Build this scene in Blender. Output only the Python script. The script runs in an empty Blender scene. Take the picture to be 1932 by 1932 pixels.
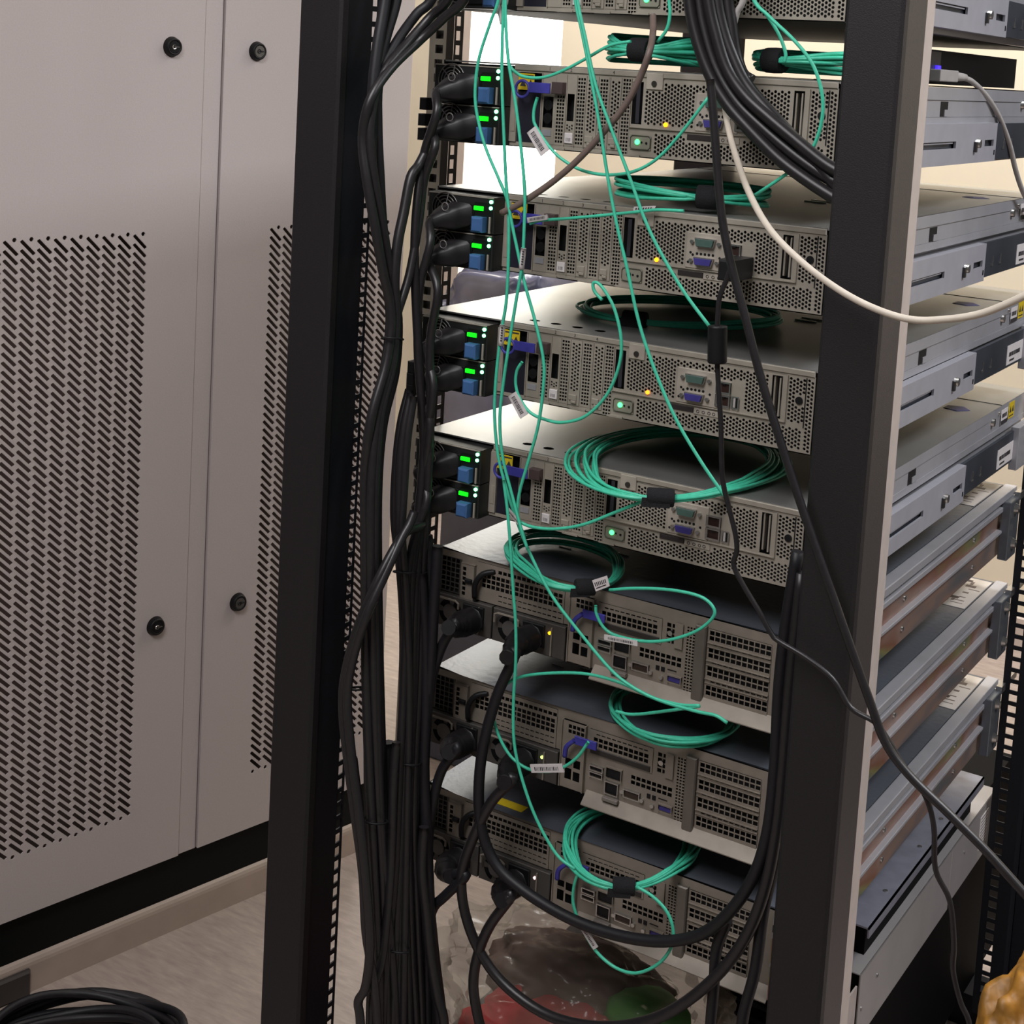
import bpy, math, random
from mathutils import Vector, Matrix
random.seed(7)
S = bpy.context.scene
COL = S.collection

# ------------------------------------------------------------------ camera
F = 2888.35; CX = 938.73; CY = 446.9; W = 1932.0
CP = Vector((0.93866, -1.34841, 0.00134))
CR = Vector((0.83875338, 0.54175348, 0.05473512))
CU = Vector((-0.10786753, 0.06678578, 0.99191948))
CF = Vector((-0.53372031, 0.83787996, -0.11445441))
cd = bpy.data.cameras.new('camera'); cam = bpy.data.objects.new('camera', cd); COL.objects.link(cam)
cam.matrix_world = Matrix(((CR.x, CU.x, -CF.x, CP.x), (CR.y, CU.y, -CF.y, CP.y), (CR.z, CU.z, -CF.z, CP.z), (0, 0, 0, 1)))
cd.sensor_width = 36; cd.sensor_fit = 'HORIZONTAL'; cd.lens = F / W * 36
cd.shift_x = (W / 2 - CX) / W; cd.shift_y = (CY - W / 2) / W
cd.clip_start = 0.02
S.camera = cam
# ------------------------------------------------------------------ world, light, exposure
S.view_settings.view_transform = 'Standard'; S.view_settings.look = 'None'
S.view_settings.gamma = 1; S.view_settings.use_curve_mapping = False
S.view_settings.exposure = 0.0
wd = bpy.data.worlds.new('world'); S.world = wd; wd.use_nodes = True
bg = wd.node_tree.nodes['Background']; bg.inputs[0].default_value = (1.0, 0.96, 0.94, 1); bg.inputs[1].default_value = 0.06

def area(name, loc, rot, sx, sy, power, color):
    l = bpy.data.lights.new(name, 'AREA'); l.shape = 'RECTANGLE'; l.size = sx; l.size_y = sy
    l.energy = power; l.color = color
    o = bpy.data.objects.new(name, l); COL.objects.link(o); o.location = loc; o.rotation_euler = rot
    return o
area('ceiling_lamp_aisle', (0.25, -1.20, 0.80), (0, 0, 0), 0.6, 1.2, 27, (1, 0.975, 0.985))
area('ceiling_lamp_right', (1.75, 0.25, 1.20), (0, 0, 0), 0.6, 1.3, 46, (0.94, 0.96, 1.0))
area('ceiling_lamp_rear', (-0.75, 1.85, 1.38), (0, 0, 0), 1.3, 0.5, 50, (1, 0.965, 0.92))
area('ceiling_lamp_far', (0.9, 1.75, 1.38), (0, 0, 0), 1.3, 0.5, 34, (1, 0.965, 0.92))

# ------------------------------------------------------------------ helpers
def lin(c):
    return tuple(((x / 255) / 12.92 if x / 255 < 0.04045 else ((x / 255 + 0.055) / 1.055) ** 2.4) for x in c) + (1,)

MATS = {}
def mat(name, rgb, rough=0.5, metal=0.0, var=0.12, scale=40, bump=0.0, bscale=300, stretch=None, emit=None, alpha=1, spec=0.5, trans=0):
    if name in MATS: return MATS[name]
    m = bpy.data.materials.new(name); m.use_nodes = True; nt = m.node_tree; b = nt.nodes['Principled BSDF']
    c = lin(rgb)
    tc = nt.nodes.new('ShaderNodeTexCoord'); mp = nt.nodes.new('ShaderNodeMapping'); nt.links.new(tc.outputs['Object'], mp.inputs[0])
    if stretch: mp.inputs['Scale'].default_value = stretch
    nz = nt.nodes.new('ShaderNodeTexNoise'); nz.inputs['Scale'].default_value = scale; nz.inputs['Detail'].default_value = 4
    nt.links.new(mp.outputs[0], nz.inputs['Vector'])
    rp = nt.nodes.new('ShaderNodeValToRGB')
    rp.color_ramp.elements[0].position = 0.3; rp.color_ramp.elements[1].position = 0.7
    rp.color_ramp.elements[0].color = tuple(x * (1 - var) for x in c[:3]) + (1,)
    rp.color_ramp.elements[1].color = tuple(min(1, x * (1 + var)) for x in c[:3]) + (1,)
    nt.links.new(nz.outputs['Fac'], rp.inputs[0]); nt.links.new(rp.outputs[0], b.inputs['Base Color'])
    b.inputs['Roughness'].default_value = rough; b.inputs['Metallic'].default_value = metal
    b.inputs['Specular IOR Level'].default_value = spec
    if bump:
        n2 = nt.nodes.new('ShaderNodeTexNoise'); n2.inputs['Scale'].default_value = bscale; nt.links.new(mp.outputs[0], n2.inputs['Vector'])
        bp = nt.nodes.new('ShaderNodeBump'); bp.inputs['Strength'].default_value = bump; bp.inputs['Distance'].default_value = 0.002
        nt.links.new(n2.outputs['Fac'], bp.inputs['Height']); nt.links.new(bp.outputs[0], b.inputs['Normal'])
    if emit:
        b.inputs['Emission Color'].default_value = lin(emit[0]); b.inputs['Emission Strength'].default_value = emit[1]
    if alpha < 1: b.inputs['Alpha'].default_value = alpha
    if trans: b.inputs['Transmission Weight'].default_value = trans
    MATS[name] = m
    return m

G_PANEL = mat('rear_panel_grey', (166, 159, 147), 0.42, 0.25, 0.08, 60)
G_COVER = mat('galvanised_cover', (142, 142, 140), 0.34, 0.5, 0.10, 12, 0.05, 500)
G_SIDE = mat('galvanised_side', (178, 178, 184), 0.42, 0.45, 0.10, 14)
G_RAIL = mat('painted_rail_grey', (168, 168, 177), 0.45, 0.25, 0.05, 30)
G_DRAIL = mat('dark_zinc_rail', (92, 98, 110), 0.35, 0.7, 0.25, 12)
BLACK = mat('black_powder_coat', (34, 31, 33), 0.55, 0, 0.15, 500, 0.15, 900, spec=0.35)
BLACK2 = mat('black_inner_coat', (24, 25, 31), 0.55, 0, 0.15, 300, spec=0.3)
STRIPM = mat('light_grey_edge', (192, 180, 174), 0.5, 0.1, 0.05, 60)
DARK = mat('dark_interior', (14, 13, 14), 0.8, 0, 0.2, 60, spec=0.1)
DARK2 = mat('connector_black', (20, 20, 22), 0.5, 0, 0.2, 60, spec=0.3)
PLUG = mat('plug_black_plastic', (22, 21, 24), 0.45, 0, 0.2, 100, spec=0.4)
CORD = mat('black_rubber_cord', (34, 32, 34), 0.38, 0, 0.15, 200, spec=0.5)
CORD2 = mat('black_rubber_cord_matt', (27, 26, 30), 0.5, 0, 0.15, 200, spec=0.4)
TEAL = mat('teal_fibre_jacket', (72, 200, 165), 0.42, 0, 0.08, 200)
WHITEC = mat('ivory_cable', (205, 195, 180), 0.5, 0, 0.05, 100)
GREYC = mat('grey_cable', (176, 172, 170), 0.5, 0, 0.05, 100)
BROWNC = mat('taupe_cable', (112, 96, 90), 0.5, 0, 0.08, 100)
VELCRO = mat('black_velcro', (20, 20, 24), 0.9, 0, 0.3, 600, 0.4, 900)
BLUEP = mat('blue_latch_plastic', (62, 100, 150), 0.5, 0, 0.1, 100)
BLUET = mat('blue_pull_tab', (60, 58, 150), 0.5, 0, 0.15, 100)
VGAB = mat('blue_port', (60, 54, 130), 0.5, 0, 0.1, 100)
SERG = mat('green_port', (70, 96, 88), 0.5, 0, 0.1, 100)
CHROME = mat('bright_steel', (190, 188, 186), 0.25, 0.9, 0.05, 100)
PAPER = mat('paper_label', (214, 208, 208), 0.7, 0, 0.04, 200)
INK = mat('label_ink', (50, 46, 50), 0.7, 0, 0.1, 200)
YELL = mat('yellow_label', (214, 186, 30), 0.6, 0, 0.05, 200)
GRN = mat('green_led', (120, 255, 170), 0.4, emit=((110, 255, 165), 9))
GRNB = mat('green_light_guide', (30, 200, 30), 0.4, emit=((10, 235, 20), 1.6))
GRNID = mat('green_id_led', (80, 235, 130), 0.4, emit=((70, 240, 120), 3.5))
AMB = mat('amber_led', (255, 180, 20), 0.4, emit=((255, 165, 20), 3.5))
BLUL = mat('blue_led', (60, 40, 255), 0.4, emit=((60, 40, 255), 2))
RED = mat('red_cloth', (205, 26, 40), 0.7, 0, 0.3, 20)
GREEN_S = mat('green_card', (40, 150, 40), 0.6, 0, 0.3, 20)

class MB:
    def __init__(s): s.v = []; s.f = []
    def quad(s, a, b, c, d):
        n = len(s.v); s.v += [a, b, c, d]; s.f.append((n, n + 1, n + 2, n + 3))
    def poly(s, pts):
        n = len(s.v); s.v += list(pts); s.f.append(tuple(range(n, n + len(pts))))
    def box(s, x0, x1, y0, y1, z0, z1):
        n = len(s.v)
        s.v += [(x0, y0, z0), (x1, y0, z0), (x1, y1, z0), (x0, y1, z0), (x0, y0, z1), (x1, y0, z1), (x1, y1, z1), (x0, y1, z1)]
        s.f += [tuple(n + i for i in q) for q in ((0, 3, 2, 1), (4, 5, 6, 7), (0, 1, 5, 4), (1, 2, 6, 5), (2, 3, 7, 6), (3, 0, 4, 7))]
        return s
    def cbox(s, x0, x1, y0, y1, z0, z1, c=0.001):
        # box with its front (y0) edges chamfered
        n = len(s.v)
        s.v += [(x0, y0 + c, z0), (x1, y0 + c, z0), (x1, y0 + c, z1), (x0, y0 + c, z1),
                (x0 + c, y0, z0 + c), (x1 - c, y0, z0 + c), (x1 - c, y0, z1 - c), (x0 + c, y0, z1 - c),
                (x0, y1, z0), (x1, y1, z0), (x1, y1, z1), (x0, y1, z1)]
        s.f += [tuple(n + i for i in q) for q in ((4, 5, 6, 7), (0, 1, 5, 4), (1, 2, 6, 5), (2, 3, 7, 6), (3, 0, 4, 7), (0, 8, 9, 1), (1, 9, 10, 2), (2, 10, 11, 3), (3, 11, 8, 0), (8, 11, 10, 9))]
        return s
    def cyl(s, c, r, h, axis='y', n=16, r2=None, cap=True):
        # extrudes from c along +axis by h
        r2 = r if r2 is None else r2; b = len(s.v)
        for k, (rr, hh) in enumerate(((r, 0), (r2, h))):
            for i in range(n):
                a = 2 * math.pi * i / n; p = [rr * math.cos(a), rr * math.sin(a)]
                if axis == 'y': s.v.append((c[0] + p[0], c[1] + hh, c[2] + p[1]))
                elif axis == 'z': s.v.append((c[0] + p[0], c[1] + p[1], c[2] + hh))
                else: s.v.append((c[0] + hh, c[1] + p[0], c[2] + p[1]))
        for i in range(n): s.f.append((b + i, b + (i + 1) % n, b + n + (i + 1) % n, b + n + i))
        if cap: s.f.append(tuple(b + i for i in range(n))); s.f.append(tuple(b + n + i for i in range(n)))
        return s
    def torus(s, c, R, r, axis='y', n=24, m=6, a0=0, a1=2 * math.pi):
        full = abs(a1 - a0 - 2 * math.pi) < 1e-6; b = len(s.v); N = n if full else n + 1
        for i in range(N):
            a = a0 + (a1 - a0) * i / n
            for j in range(m):
                t = 2 * math.pi * j / m; q = R + r * math.cos(t); h = r * math.sin(t)
                if axis == 'y': s.v.append((c[0] + q * math.cos(a), c[1] + h, c[2] + q * math.sin(a)))
                elif axis == 'z': s.v.append((c[0] + q * math.cos(a), c[1] + q * math.sin(a), c[2] + h))
                else: s.v.append((c[0] + h, c[1] + q * math.cos(a), c[2] + q * math.sin(a)))
        for i in range(n):
            for j in range(m):
                i2 = (i + 1) % N
                s.f.append((b + i * m + j, b + i2 * m + j, b + i2 * m + (j + 1) % m, b + i * m + (j + 1) % m))
        return s
    def ring(s, outer, inner, y, t):
        """sheet cell: outer polygon minus inner hole, both lists of (x,z); t = wall depth of the hole"""
        n = len(s.v); k = len(outer)
        s.v += [(p[0], y, p[1]) for p in outer] + [(p[0], y, p[1]) for p in inner] + [(p[0], y + t, p[1]) for p in inner]
        for i in range(k):
            j = (i + 1) % k
            s.f.append((n + i, n + j, n + k + j, n + k + i)); s.f.append((n + k + i, n + k + j, n + 2 * k + j, n + 2 * k + i))
    def tube(s, pts, r, m=8, cap=True, sub=5, flat=None):
        P = catmull(pts, sub) if sub > 1 else [Vector(p) for p in pts]
        b = len(s.v); N = len(P); up = Vector((0.3, 0.2, 1)).normalized(); prev = None
        for i in range(N):
            t = (P[min(i + 1, N - 1)] - P[max(i - 1, 0)])
            t = t.normalized() if t.length > 1e-9 else Vector((0, 0, 1))
            if prev is None:
                a = t.cross(up) if abs(t.dot(up)) < 0.95 else t.cross(Vector((1, 0, 0)))
            else: a = prev - t * prev.dot(t)
            a.normalize(); prev = a; c = t.cross(a)
            rr = r[min(i, len(r) - 1)] if isinstance(r, (list, tuple)) else r
            for j in range(m):
                q = 2 * math.pi * j / m
                s.v.append(tuple(P[i] + a * (rr * math.cos(q)) + c * (rr * math.sin(q))))
        for i in range(N - 1):
            for j in range(m):
                s.f.append((b + i * m + j, b + i * m + (j + 1) % m, b + (i + 1) * m + (j + 1) % m, b + (i + 1) * m + j))
        if cap: s.f.append(tuple(b + j for j in range(m))); s.f.append(tuple(b + (N - 1) * m + j for j in range(m)))
        return s
    def build(s, name, m, parent=None, smooth=False, bevel=0):
        me = bpy.data.meshes.new(name); me.from_pydata([tuple(p) for p in s.v], [], s.f); me.materials.append(m)
        if smooth: me.polygons.foreach_set('use_smooth', [len(p.vertices) <= 4 for p in me.polygons])
        o = bpy.data.objects.new(name, me); COL.objects.link(o)
        if parent: o.parent = parent
        if bevel:
            md = o.modifiers.new('bevel', 'BEVEL'); md.width = bevel; md.segments = 2; md.limit_method = 'ANGLE'
        return o

def catmull(pts, sub=5):
    P = [Vector(p) for p in pts]
    if len(P) < 3: sub = 1
    out = []
    Q = [P[0] * 2 - P[1]] + P + [P[-1] * 2 - P[-2]]
    for i in range(1, len(Q) - 2):
        a, b, c, d = Q[i - 1], Q[i], Q[i + 1], Q[i + 2]
        for k in range(sub):
            t = k / sub
            out.append(0.5 * ((2 * b) + (c - a) * t + (2 * a - 5 * b + 4 * c - d) * t * t + (3 * b - a - 3 * c + d) * t ** 3))
    out.append(P[-1]); return out

def empty(name, loc=(0, 0, 0), rz=0):
    o = bpy.data.objects.new(name, None); COL.objects.link(o); o.location = loc; o.rotation_euler = (0, 0, rz); o.empty_display_size = 0.02
    return o
def tag(o, label=None, cat=None, group=None, kind=None):
    if label: o['label'] = label
    if cat: o['category'] = cat
    if group: o['group'] = group
    if kind: o['kind'] = kind
    return o
def copy_tree(o, parent=None):
    c = o.copy(); COL.objects.link(c)
    if parent: c.parent = parent
    for ch in list(o.children): copy_tree(ch, c)
    return c
def ray(px, py): return CF + CR * ((px - CX) / F) - CU * ((py - CY) / F)
def AT(px, py, y):                   # point on the vertical plane Y = y seen along that sight line
    d = ray(px, py); return CP + d * ((y - CP.y) / d.y)
def ATZ(px, py, z):
    d = ray(px, py); return CP + d * ((z - CP.z) / d.z)
def ATX(px, py, x):
    d = ray(px, py); return CP + d * ((x - CP.x) / d.x)
mm = 0.001

def perf(m, u0, u1, v0, v1, pu, pv, hu, hv, stag=False, y=0.0, t=0.0012, sq=False, excl=()):
    """perforated sheet over u0..u1, v0..v1 (mm, v downwards)"""
    nc = max(1, int((u1 - u0) / pu + 1e-6)); mu = (u1 - u0 - nc * pu) / 2
    def q(a, b, c, d):
        if b - a > 1e-6 and d - c > 1e-6: m.quad((a * mm, y, -c * mm), (b * mm, y, -c * mm), (b * mm, y, -d * mm), (a * mm, y, -d * mm))
    q(u0, u0 + mu, v0, v1); q(u1 - mu, u1, v0, v1)
    for i in range(nc):
        a = u0 + mu + i * pu; b = a + pu; o = pv / 2 if (stag and i % 2) else 0
        nr = int((v1 - v0 - (pv / 2 if stag else 0)) / pv + 1e-6); m0 = (v1 - v0 - (pv / 2 if stag else 0) - nr * pv) / 2 + o
        q(a, b, v0, v0 + m0); q(a, b, v0 + m0 + nr * pv, v1)
        for j in range(nr):
            c = v0 + m0 + j * pv; d = c + pv; uc = (a + b) / 2; vc = (c + d) / 2
            if any(e[0] - hu < uc < e[1] + hu and e[2] - hv < vc < e[3] + hv for e in excl): q(a, b, c, d); continue
            if sq:
                out = [(a, c), (b, c), (b, d), (a, d)]; inn = [(uc - hu, vc - hv), (uc + hu, vc - hv), (uc + hu, vc + hv), (uc - hu, vc + hv)]
            else:
                out = [(a, vc), (a, c), (uc, c), (b, c), (b, vc), (b, d), (uc, d), (a, d)]
                inn = [(uc + hu * math.cos(w), vc + hv * math.sin(w)) for w in [math.pi * (1 + k / 4) for k in range(8)]]
            m.ring([(p[0] * mm, -p[1] * mm) for p in out], [(p[0] * mm, -p[1] * mm) for p in inn], y, t)
def fill(m, U0, U1, V0, V1, regs, y=0.0):
    """solid sheet with the rectangles regs left open"""
    us = sorted({U0, U1} | {min(max(r[k], U0), U1) for r in regs for k in (0, 1)}); vs = sorted({V0, V1} | {min(max(r[k], V0), V1) for r in regs for k in (2, 3)})
    for a, b in zip(us, us[1:]):
        for c, d in zip(vs, vs[1:]):
            uc, vc = (a + b) / 2, (c + d) / 2
            if any(r[0] < uc < r[1] and r[2] < vc < r[3] for r in regs): continue
            m.quad((a * mm, y, -c * mm), (b * mm, y, -c * mm), (b * mm, y, -d * mm), (a * mm, y, -d * mm))
def bx(u0, u1, v0, v1, y0, y1, m=None, c=None):
    m = m or MB()
    if c: return m.cbox(u0 * mm, u1 * mm, y0 * mm, y1 * mm, -v1 * mm, -v0 * mm, c * mm)
    return m.box(u0 * mm, u1 * mm, y0 * mm, y1 * mm, -v1 * mm, -v0 * mm)

# ================================================================== SETTING
FZ = -1.35
def struct(name, m, material):
    o = m.build(name, material); o['kind'] = 'structure'; return o
FLOORM = mat('speckled_vinyl_floor', (160, 146, 138), 0.5, 0, 0.16, 30, 0.12, 120, stretch=(1, 4, 1))
WALLM = mat('cream_wall', (236, 224, 202), 0.85, 0, 0.02, 6)
CEILM = mat('ceiling_white', (200, 198, 192), 0.9, 0, 0.03, 20)
struct('floor', MB().box(-4, 3.5, -3, 2.6, FZ - 0.05, FZ), FLOORM)
YW = 2.4
wl = AT(893, 60, YW).x; wr = AT(1058, 120, YW).x
struct('ceiling', MB().box(-4, 3.5, -3, 2.6, 1.42, 1.47), CEILM)
w = MB(); w.box(-4, wl - 0.09, YW, YW + 0.1, FZ, 1.42); w.box(wr, 3.5, YW, YW + 0.1, FZ, 1.42)
w.box(wl - 0.09, wr, YW, YW + 0.1, FZ, -0.75); w.box(wl - 0.09, wr, YW, YW + 0.1, 1.1, 1.42)
struct('wall_back', w, WALLM)
WFM = mat('window_frame_paint', (205, 190, 180), 0.6, 0, 0.03, 20)
wf = struct('window_1', MB().box(wl - 0.09, wl, YW - 0.015, YW + 0.08, -0.75, 1.1).box(wl - 0.09, wr, YW - 0.03, YW + 0.08, -0.79, -0.75).box(wl - 0.09, wr, YW - 0.015, YW + 0.08, 1.1, 1.14), WFM)
GLASSM = mat('daylit_window_pane', (255, 255, 250), 0.3, 0, 0, 5, emit=((255, 252, 240), 5.0))
MB().box(wl, wr, YW + 0.03, YW + 0.045, -0.75, 1.1).build('window_pane', GLASSM, wf)
struct('baseboard_back', MB().cbox(-4, 3.5, YW - 0.012, YW, FZ, FZ + 0.08, 0.004), WFM)

# ================================================================== PERFORATED CABINET
CABM = mat('cabinet_light_grey_paint', (196, 186, 184), 0.55, 0, 0.03, 400, 0.08, 700)
CANG = math.atan2(0.97890546, 0.20431374)
cab = tag(empty('metal_cabinet', (-0.67124, -0.00362, FZ), CANG), 'tall light grey metal cabinet with slotted ventilated doors and black plinth', 'cabinet')
Z0 = 0.123  # bottom of the doors above the floor
ZT = 2.45
def slotted_door(s0, s1, c0, ncol, ztop, zbot, name):
    m = MB(); p = 0.0245; rp_ = 0.0124; h = 0.024
    nr = int((ztop - zbot - h) / rp_); cend = c0 + ncol * p; zb = ztop - h - nr * rp_
    def q(a, b, c, d):
        if b > a and d > c: m.quad((a, 0, c), (b, 0, c), (b, 0, d), (a, 0, d))
    q(s0, c0, Z0, ZT); q(cend, s1, Z0, ZT); q(c0, cend, ztop, ZT); q(c0, cend, Z0, zb)
    for i in range(ncol):
        a = c0 + i * p; b = a + p
        k = h / p
        # top triangle with a dot, bottom triangle with a dot
        def hexa(cx, cz, r): return [(cx + r * math.cos(t), cz + r * math.sin(t)) for t in [math.pi * (1 - g / 3) for g in range(6)]]
        A, B, C = (a, ztop), (b, ztop), (b, ztop - h)
        mid = lambda P, Q: ((P[0] + Q[0]) / 2, (P[1] + Q[1]) / 2)
        m.ring([A, mid(A, B), B, mid(B, C), C, mid(C, A)], hexa(a + p * 0.70, ztop - h * 0.30, 0.0034), 0, 0.002)
        A2, B2, C2 = (a, zb + h), (b, zb), (a, zb)
        m.ring([A2, mid(A2, B2), B2, mid(B2, C2), C2, mid(C2, A2)], hexa(a + p * 0.30, zb + h * 0.30, 0.0034), 0, 0.002)
        for j in range(nr):
            zt = ztop - j * rp_
            def E(f): return (a + f * p, zt - f * h)
            def D(f): return (a + f * p, zt - f * h - rp_)
            outer = [E(0), E(.22), E(.78), E(1), D(1), D(.78), D(.22), D(0)]
            wv = 0.0032; mx = a + 0.0042; ex = b - 0.0042
            z1 = zt - k * (mx - a) - rp_ / 2; z2 = zt - k * (ex - a) - rp_ / 2
            r = wv * 0.71; e = wv * 0.42
            inner = [(mx - wv, z1 + e), (mx + e * 0.2, z1 + wv), (ex - r * 0.1, z2 + wv * 1.15), (ex + wv, z2 + e * 0.3),
                     (ex + wv * 0.95, z2 - e), (ex - e * 0.2, z2 - wv), (mx + r * 0.1, z1 - wv * 1.15), (mx - wv, z1 - e * 0.3)]
            m.ring(outer, inner, 0, 0.002)
    # folded edges
    m.quad((s0, 0, Z0), (s0, 0.02, Z0), (s0, 0.02, ZT), (s0, 0, ZT)); m.quad((s1, 0, Z0), (s1, 0.02, Z0), (s1, 0.02, ZT), (s1, 0, ZT))
    m.quad((s0, 0, Z0), (s1, 0, Z0), (s1, 0.02, Z0), (s0, 0.02, Z0))
    return m.build(name, CABM, cab)
zb_, zt_ = -1.150 - FZ, -0.2615 - FZ
slotted_door(-0.33, 0.2885, 0.2035 - 0.0245 * 20, 20, zt_, zb_, 'door')
slotted_door(0.3235, 0.69, 0.4165, 10, zt_, zb_, 'door')
MB().cbox(0.290, 0.321, 0.0022, 0.03, Z0, ZT, 0.001).build('centre_strip', CABM, cab)
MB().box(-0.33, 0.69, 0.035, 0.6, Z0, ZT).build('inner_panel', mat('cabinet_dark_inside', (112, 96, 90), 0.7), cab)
MB().box(0.6902, 0.6915, 0.001, 0.6, Z0, ZT).build('end_panel', mat('cabinet_cream_end', (225, 212, 190), 0.6), cab)
MB().box(-0.33, 0.69, 0.012, 0.5, 0.045, Z0).build('plinth', mat('plinth_black', (9, 12, 12), 0.6, spec=0.2), cab)
mbc = MB().box(-0.33, 0.69, 0.004, 0.5, 0.0, 0.040)
for k in range(4):
    a0, a1 = math.pi / 2 * k / 4, math.pi / 2 * (k + 1) / 4
    mbc.quad((-0.33, 0.004 + 0.012 * (1 - math.cos(a0)), 0.040 + 0.012 * math.sin(a0)), (0.69, 0.004 + 0.012 * (1 - math.cos(a0)), 0.040 + 0.012 * math.sin(a0)), (0.69, 0.004 + 0.012 * (1 - math.cos(a1)), 0.040 + 0.012 * math.sin(a1)), (-0.33, 0.004 + 0.012 * (1 - math.cos(a1)), 0.040 + 0.012 * math.sin(a1)))
mbc.build('base_channel', mat('base_channel_grey', (176, 160, 148), 0.45, 0.05, 0.05, 20), cab)
MB().cbox(-0.33, 0.045, -0.004, 0.004, 0.0, 0.038, 0.003).build('base_foot', mat('base_foot_dark', (58, 52, 50), 0.6), cab)
for s_, z_, dk in ((0.234, -0.005, 1), (0.381, -0.005, 0), (0.235, -0.851, 1), (0.382, -0.847, 0)):
    c = (s_, 0, z_ - FZ)
    l = MB().cyl((c[0], -0.006, c[2]), 0.0125, 0.006, 'y', 28, 0.0145).torus((c[0], -0.006, c[2]), 0.0105, 0.0022, 'y', 28, 6).build('lock', DARK2, cab, True)
    core = MB().cyl((c[0], -0.0075, c[2]), 0.0085, 0.004, 'y', 24).build('lock_core', DARK2 if dk else CHROME, l, True)
    key = MB().box(c[0] - 0.001, c[0] + 0.007, -0.0085, -0.007, c[2] - 0.0008, c[2] + 0.0008)
    key.torus((c[0] - 0.001, -0.0078, c[2]), 0.0028, 0.0007, 'y', 12, 5)
    key.build('keyhole', CHROME if dk else DARK2, l)

# ================================================================== RACK FRAME
rack = tag(empty('server_rack', (0, 0, FZ)), 'black open-frame server rack standing between the cabinet and the camera', 'rack')
RT = 2.1
yf = -0.122
# left rear post: front face, inner side, perforated flange
lx0, lx1 = AT(565, 0, yf).x, AT(645, 0, yf).x
rx0, rx1 = AT(1597, 0, yf).x, AT(1708, 0, yf).x
def sq_flange_x(m, x, y0, y1, z0, z1, pitch=0.01588, hw=0.5, hh=0.0046):
    """sheet in the plane X = x with a column of square holes"""
    n = int((z1 - z0) / pitch); yc = (y0 + y1) / 2; hy = (y1 - y0) * hw / 2
    for i in range(n):
        a = z0 + i * pitch; b = a + pitch; c = (a + b) / 2
        o = [(x, y0, a), (x, y1, a), (x, y1, b), (x, y0, b)]; q = [(x, yc - hy, c - hh), (x, yc + hy, c - hh), (x, yc + hy, c + hh), (x, yc - hy, c + hh)]
        for k in range(4):
            j = (k + 1) % 4; m.quad(o[k], o[j], q[j], q[k])
            m.quad(q[k], q[j], tuple((q[j][0] - 0.0018, q[j][1], q[j][2])), tuple((q[k][0] - 0.0018, q[k][1], q[k][2])))
def sq_flange_y(m, y, x0, x1, z0, z1, pitch=0.01588, hx=0.0046, hh=0.0046):
    n = int((z1 - z0) / pitch); xc = (x0 + x1) / 2
    for i in range(n):
        a = z0 + i * pitch; b = a + pitch; c = (a + b) / 2
        m.ring([(x0, a), (x1, a), (x1, b), (x0, b)], [(xc - hx, c - hh), (xc + hx, c - hh), (xc + hx, c + hh), (xc - hx, c + hh)], y, 0.0018)
p = MB(); p.cbox(lx0, lx1, yf, yf + 0.012, 0, RT, 0.003); p.box(lx0, lx0 + 0.003, yf + 0.01, yf + 0.07, 0, RT)
lp = p.build('rear_post', BLACK, rack)
p = MB(); p.box(lx1 - 0.003, lx1 - 0.001, yf + 0.011, yf + 0.052, 0, RT); sq_flange_x(p, lx1 - 0.002, yf + 0.052, yf + 0.066, 0, RT, 0.01588, 0.66, 0.0052)
p.build('post_side', BLACK2, lp)
p = MB(); p.cbox(rx0, rx1, yf, yf + 0.012, 0, RT, 0.003); p.box(rx0, rx0 + 0.003, yf + 0.01, yf + 0.05, 0, RT)
rp0 = p.build('rear_post', BLACK, rack)
ysd = ATX(1753, 0, rx1).y
p = MB(); p.box(rx1 - 0.004, rx1 - 0.001, yf + 0.003, ysd, 0, RT); p.build('post_side', mat('post_side_coat', (60, 54, 54), 0.5, 0, 0.1, 300, 0.1, 800), rp0)
p = MB(); p.box(rx1 - 0.006, rx1 - 0.001, ysd, ysd + 0.022, 0, RT); p.build('post_edge_strip', STRIPM, rp0)
# rear left mounting rail (grey, square holes) beside the servers
RAILM = mat('zinc_mounting_rail', (150, 142, 128), 0.4, 0.4, 0.1, 40)
yr = 0.045
xa, xb = AT(817, 60, yr).x, AT(843, 60, yr).x
p = MB(); sq_flange_y(p, yr, xa, xb, 0.05, RT, 0.01588, 0.0052, 0.0046)
p.box(xa - 0.004, xa, yr, yr + 0.02, 0.05, RT)
xe = AT(871, 60, yr + 0.06).x
rl = p.build('mounting_rail', RAILM, rack)
p = MB(); p.quad((xb, yr, 0.05), (xb, yr + 0.014, 0.05), (xb, yr + 0.014, RT), (xb, yr, RT)); p.build('rail_web', mat('rail_web_dark', (88, 82, 78), 0.5, 0.3), rl)
p = MB(); sq_flange_x(p, xb + 0.0005, yr + 0.014, yr + 0.032, 0.05, RT, 0.01588, 0.55, 0.0052); p.build('rail_web_flange', mat('rail_web_dark', (88, 82, 78), 0.5, 0.3), rl)
# dark sheet behind the rail's square holes
p = MB(); p.box(xa, xb - 0.001, yr + 0.012, yr + 0.014, 0.05, RT); p.build('rail_back_sheet', mat('rail_back_grey', (70, 66, 62), 0.6), rl)
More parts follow.
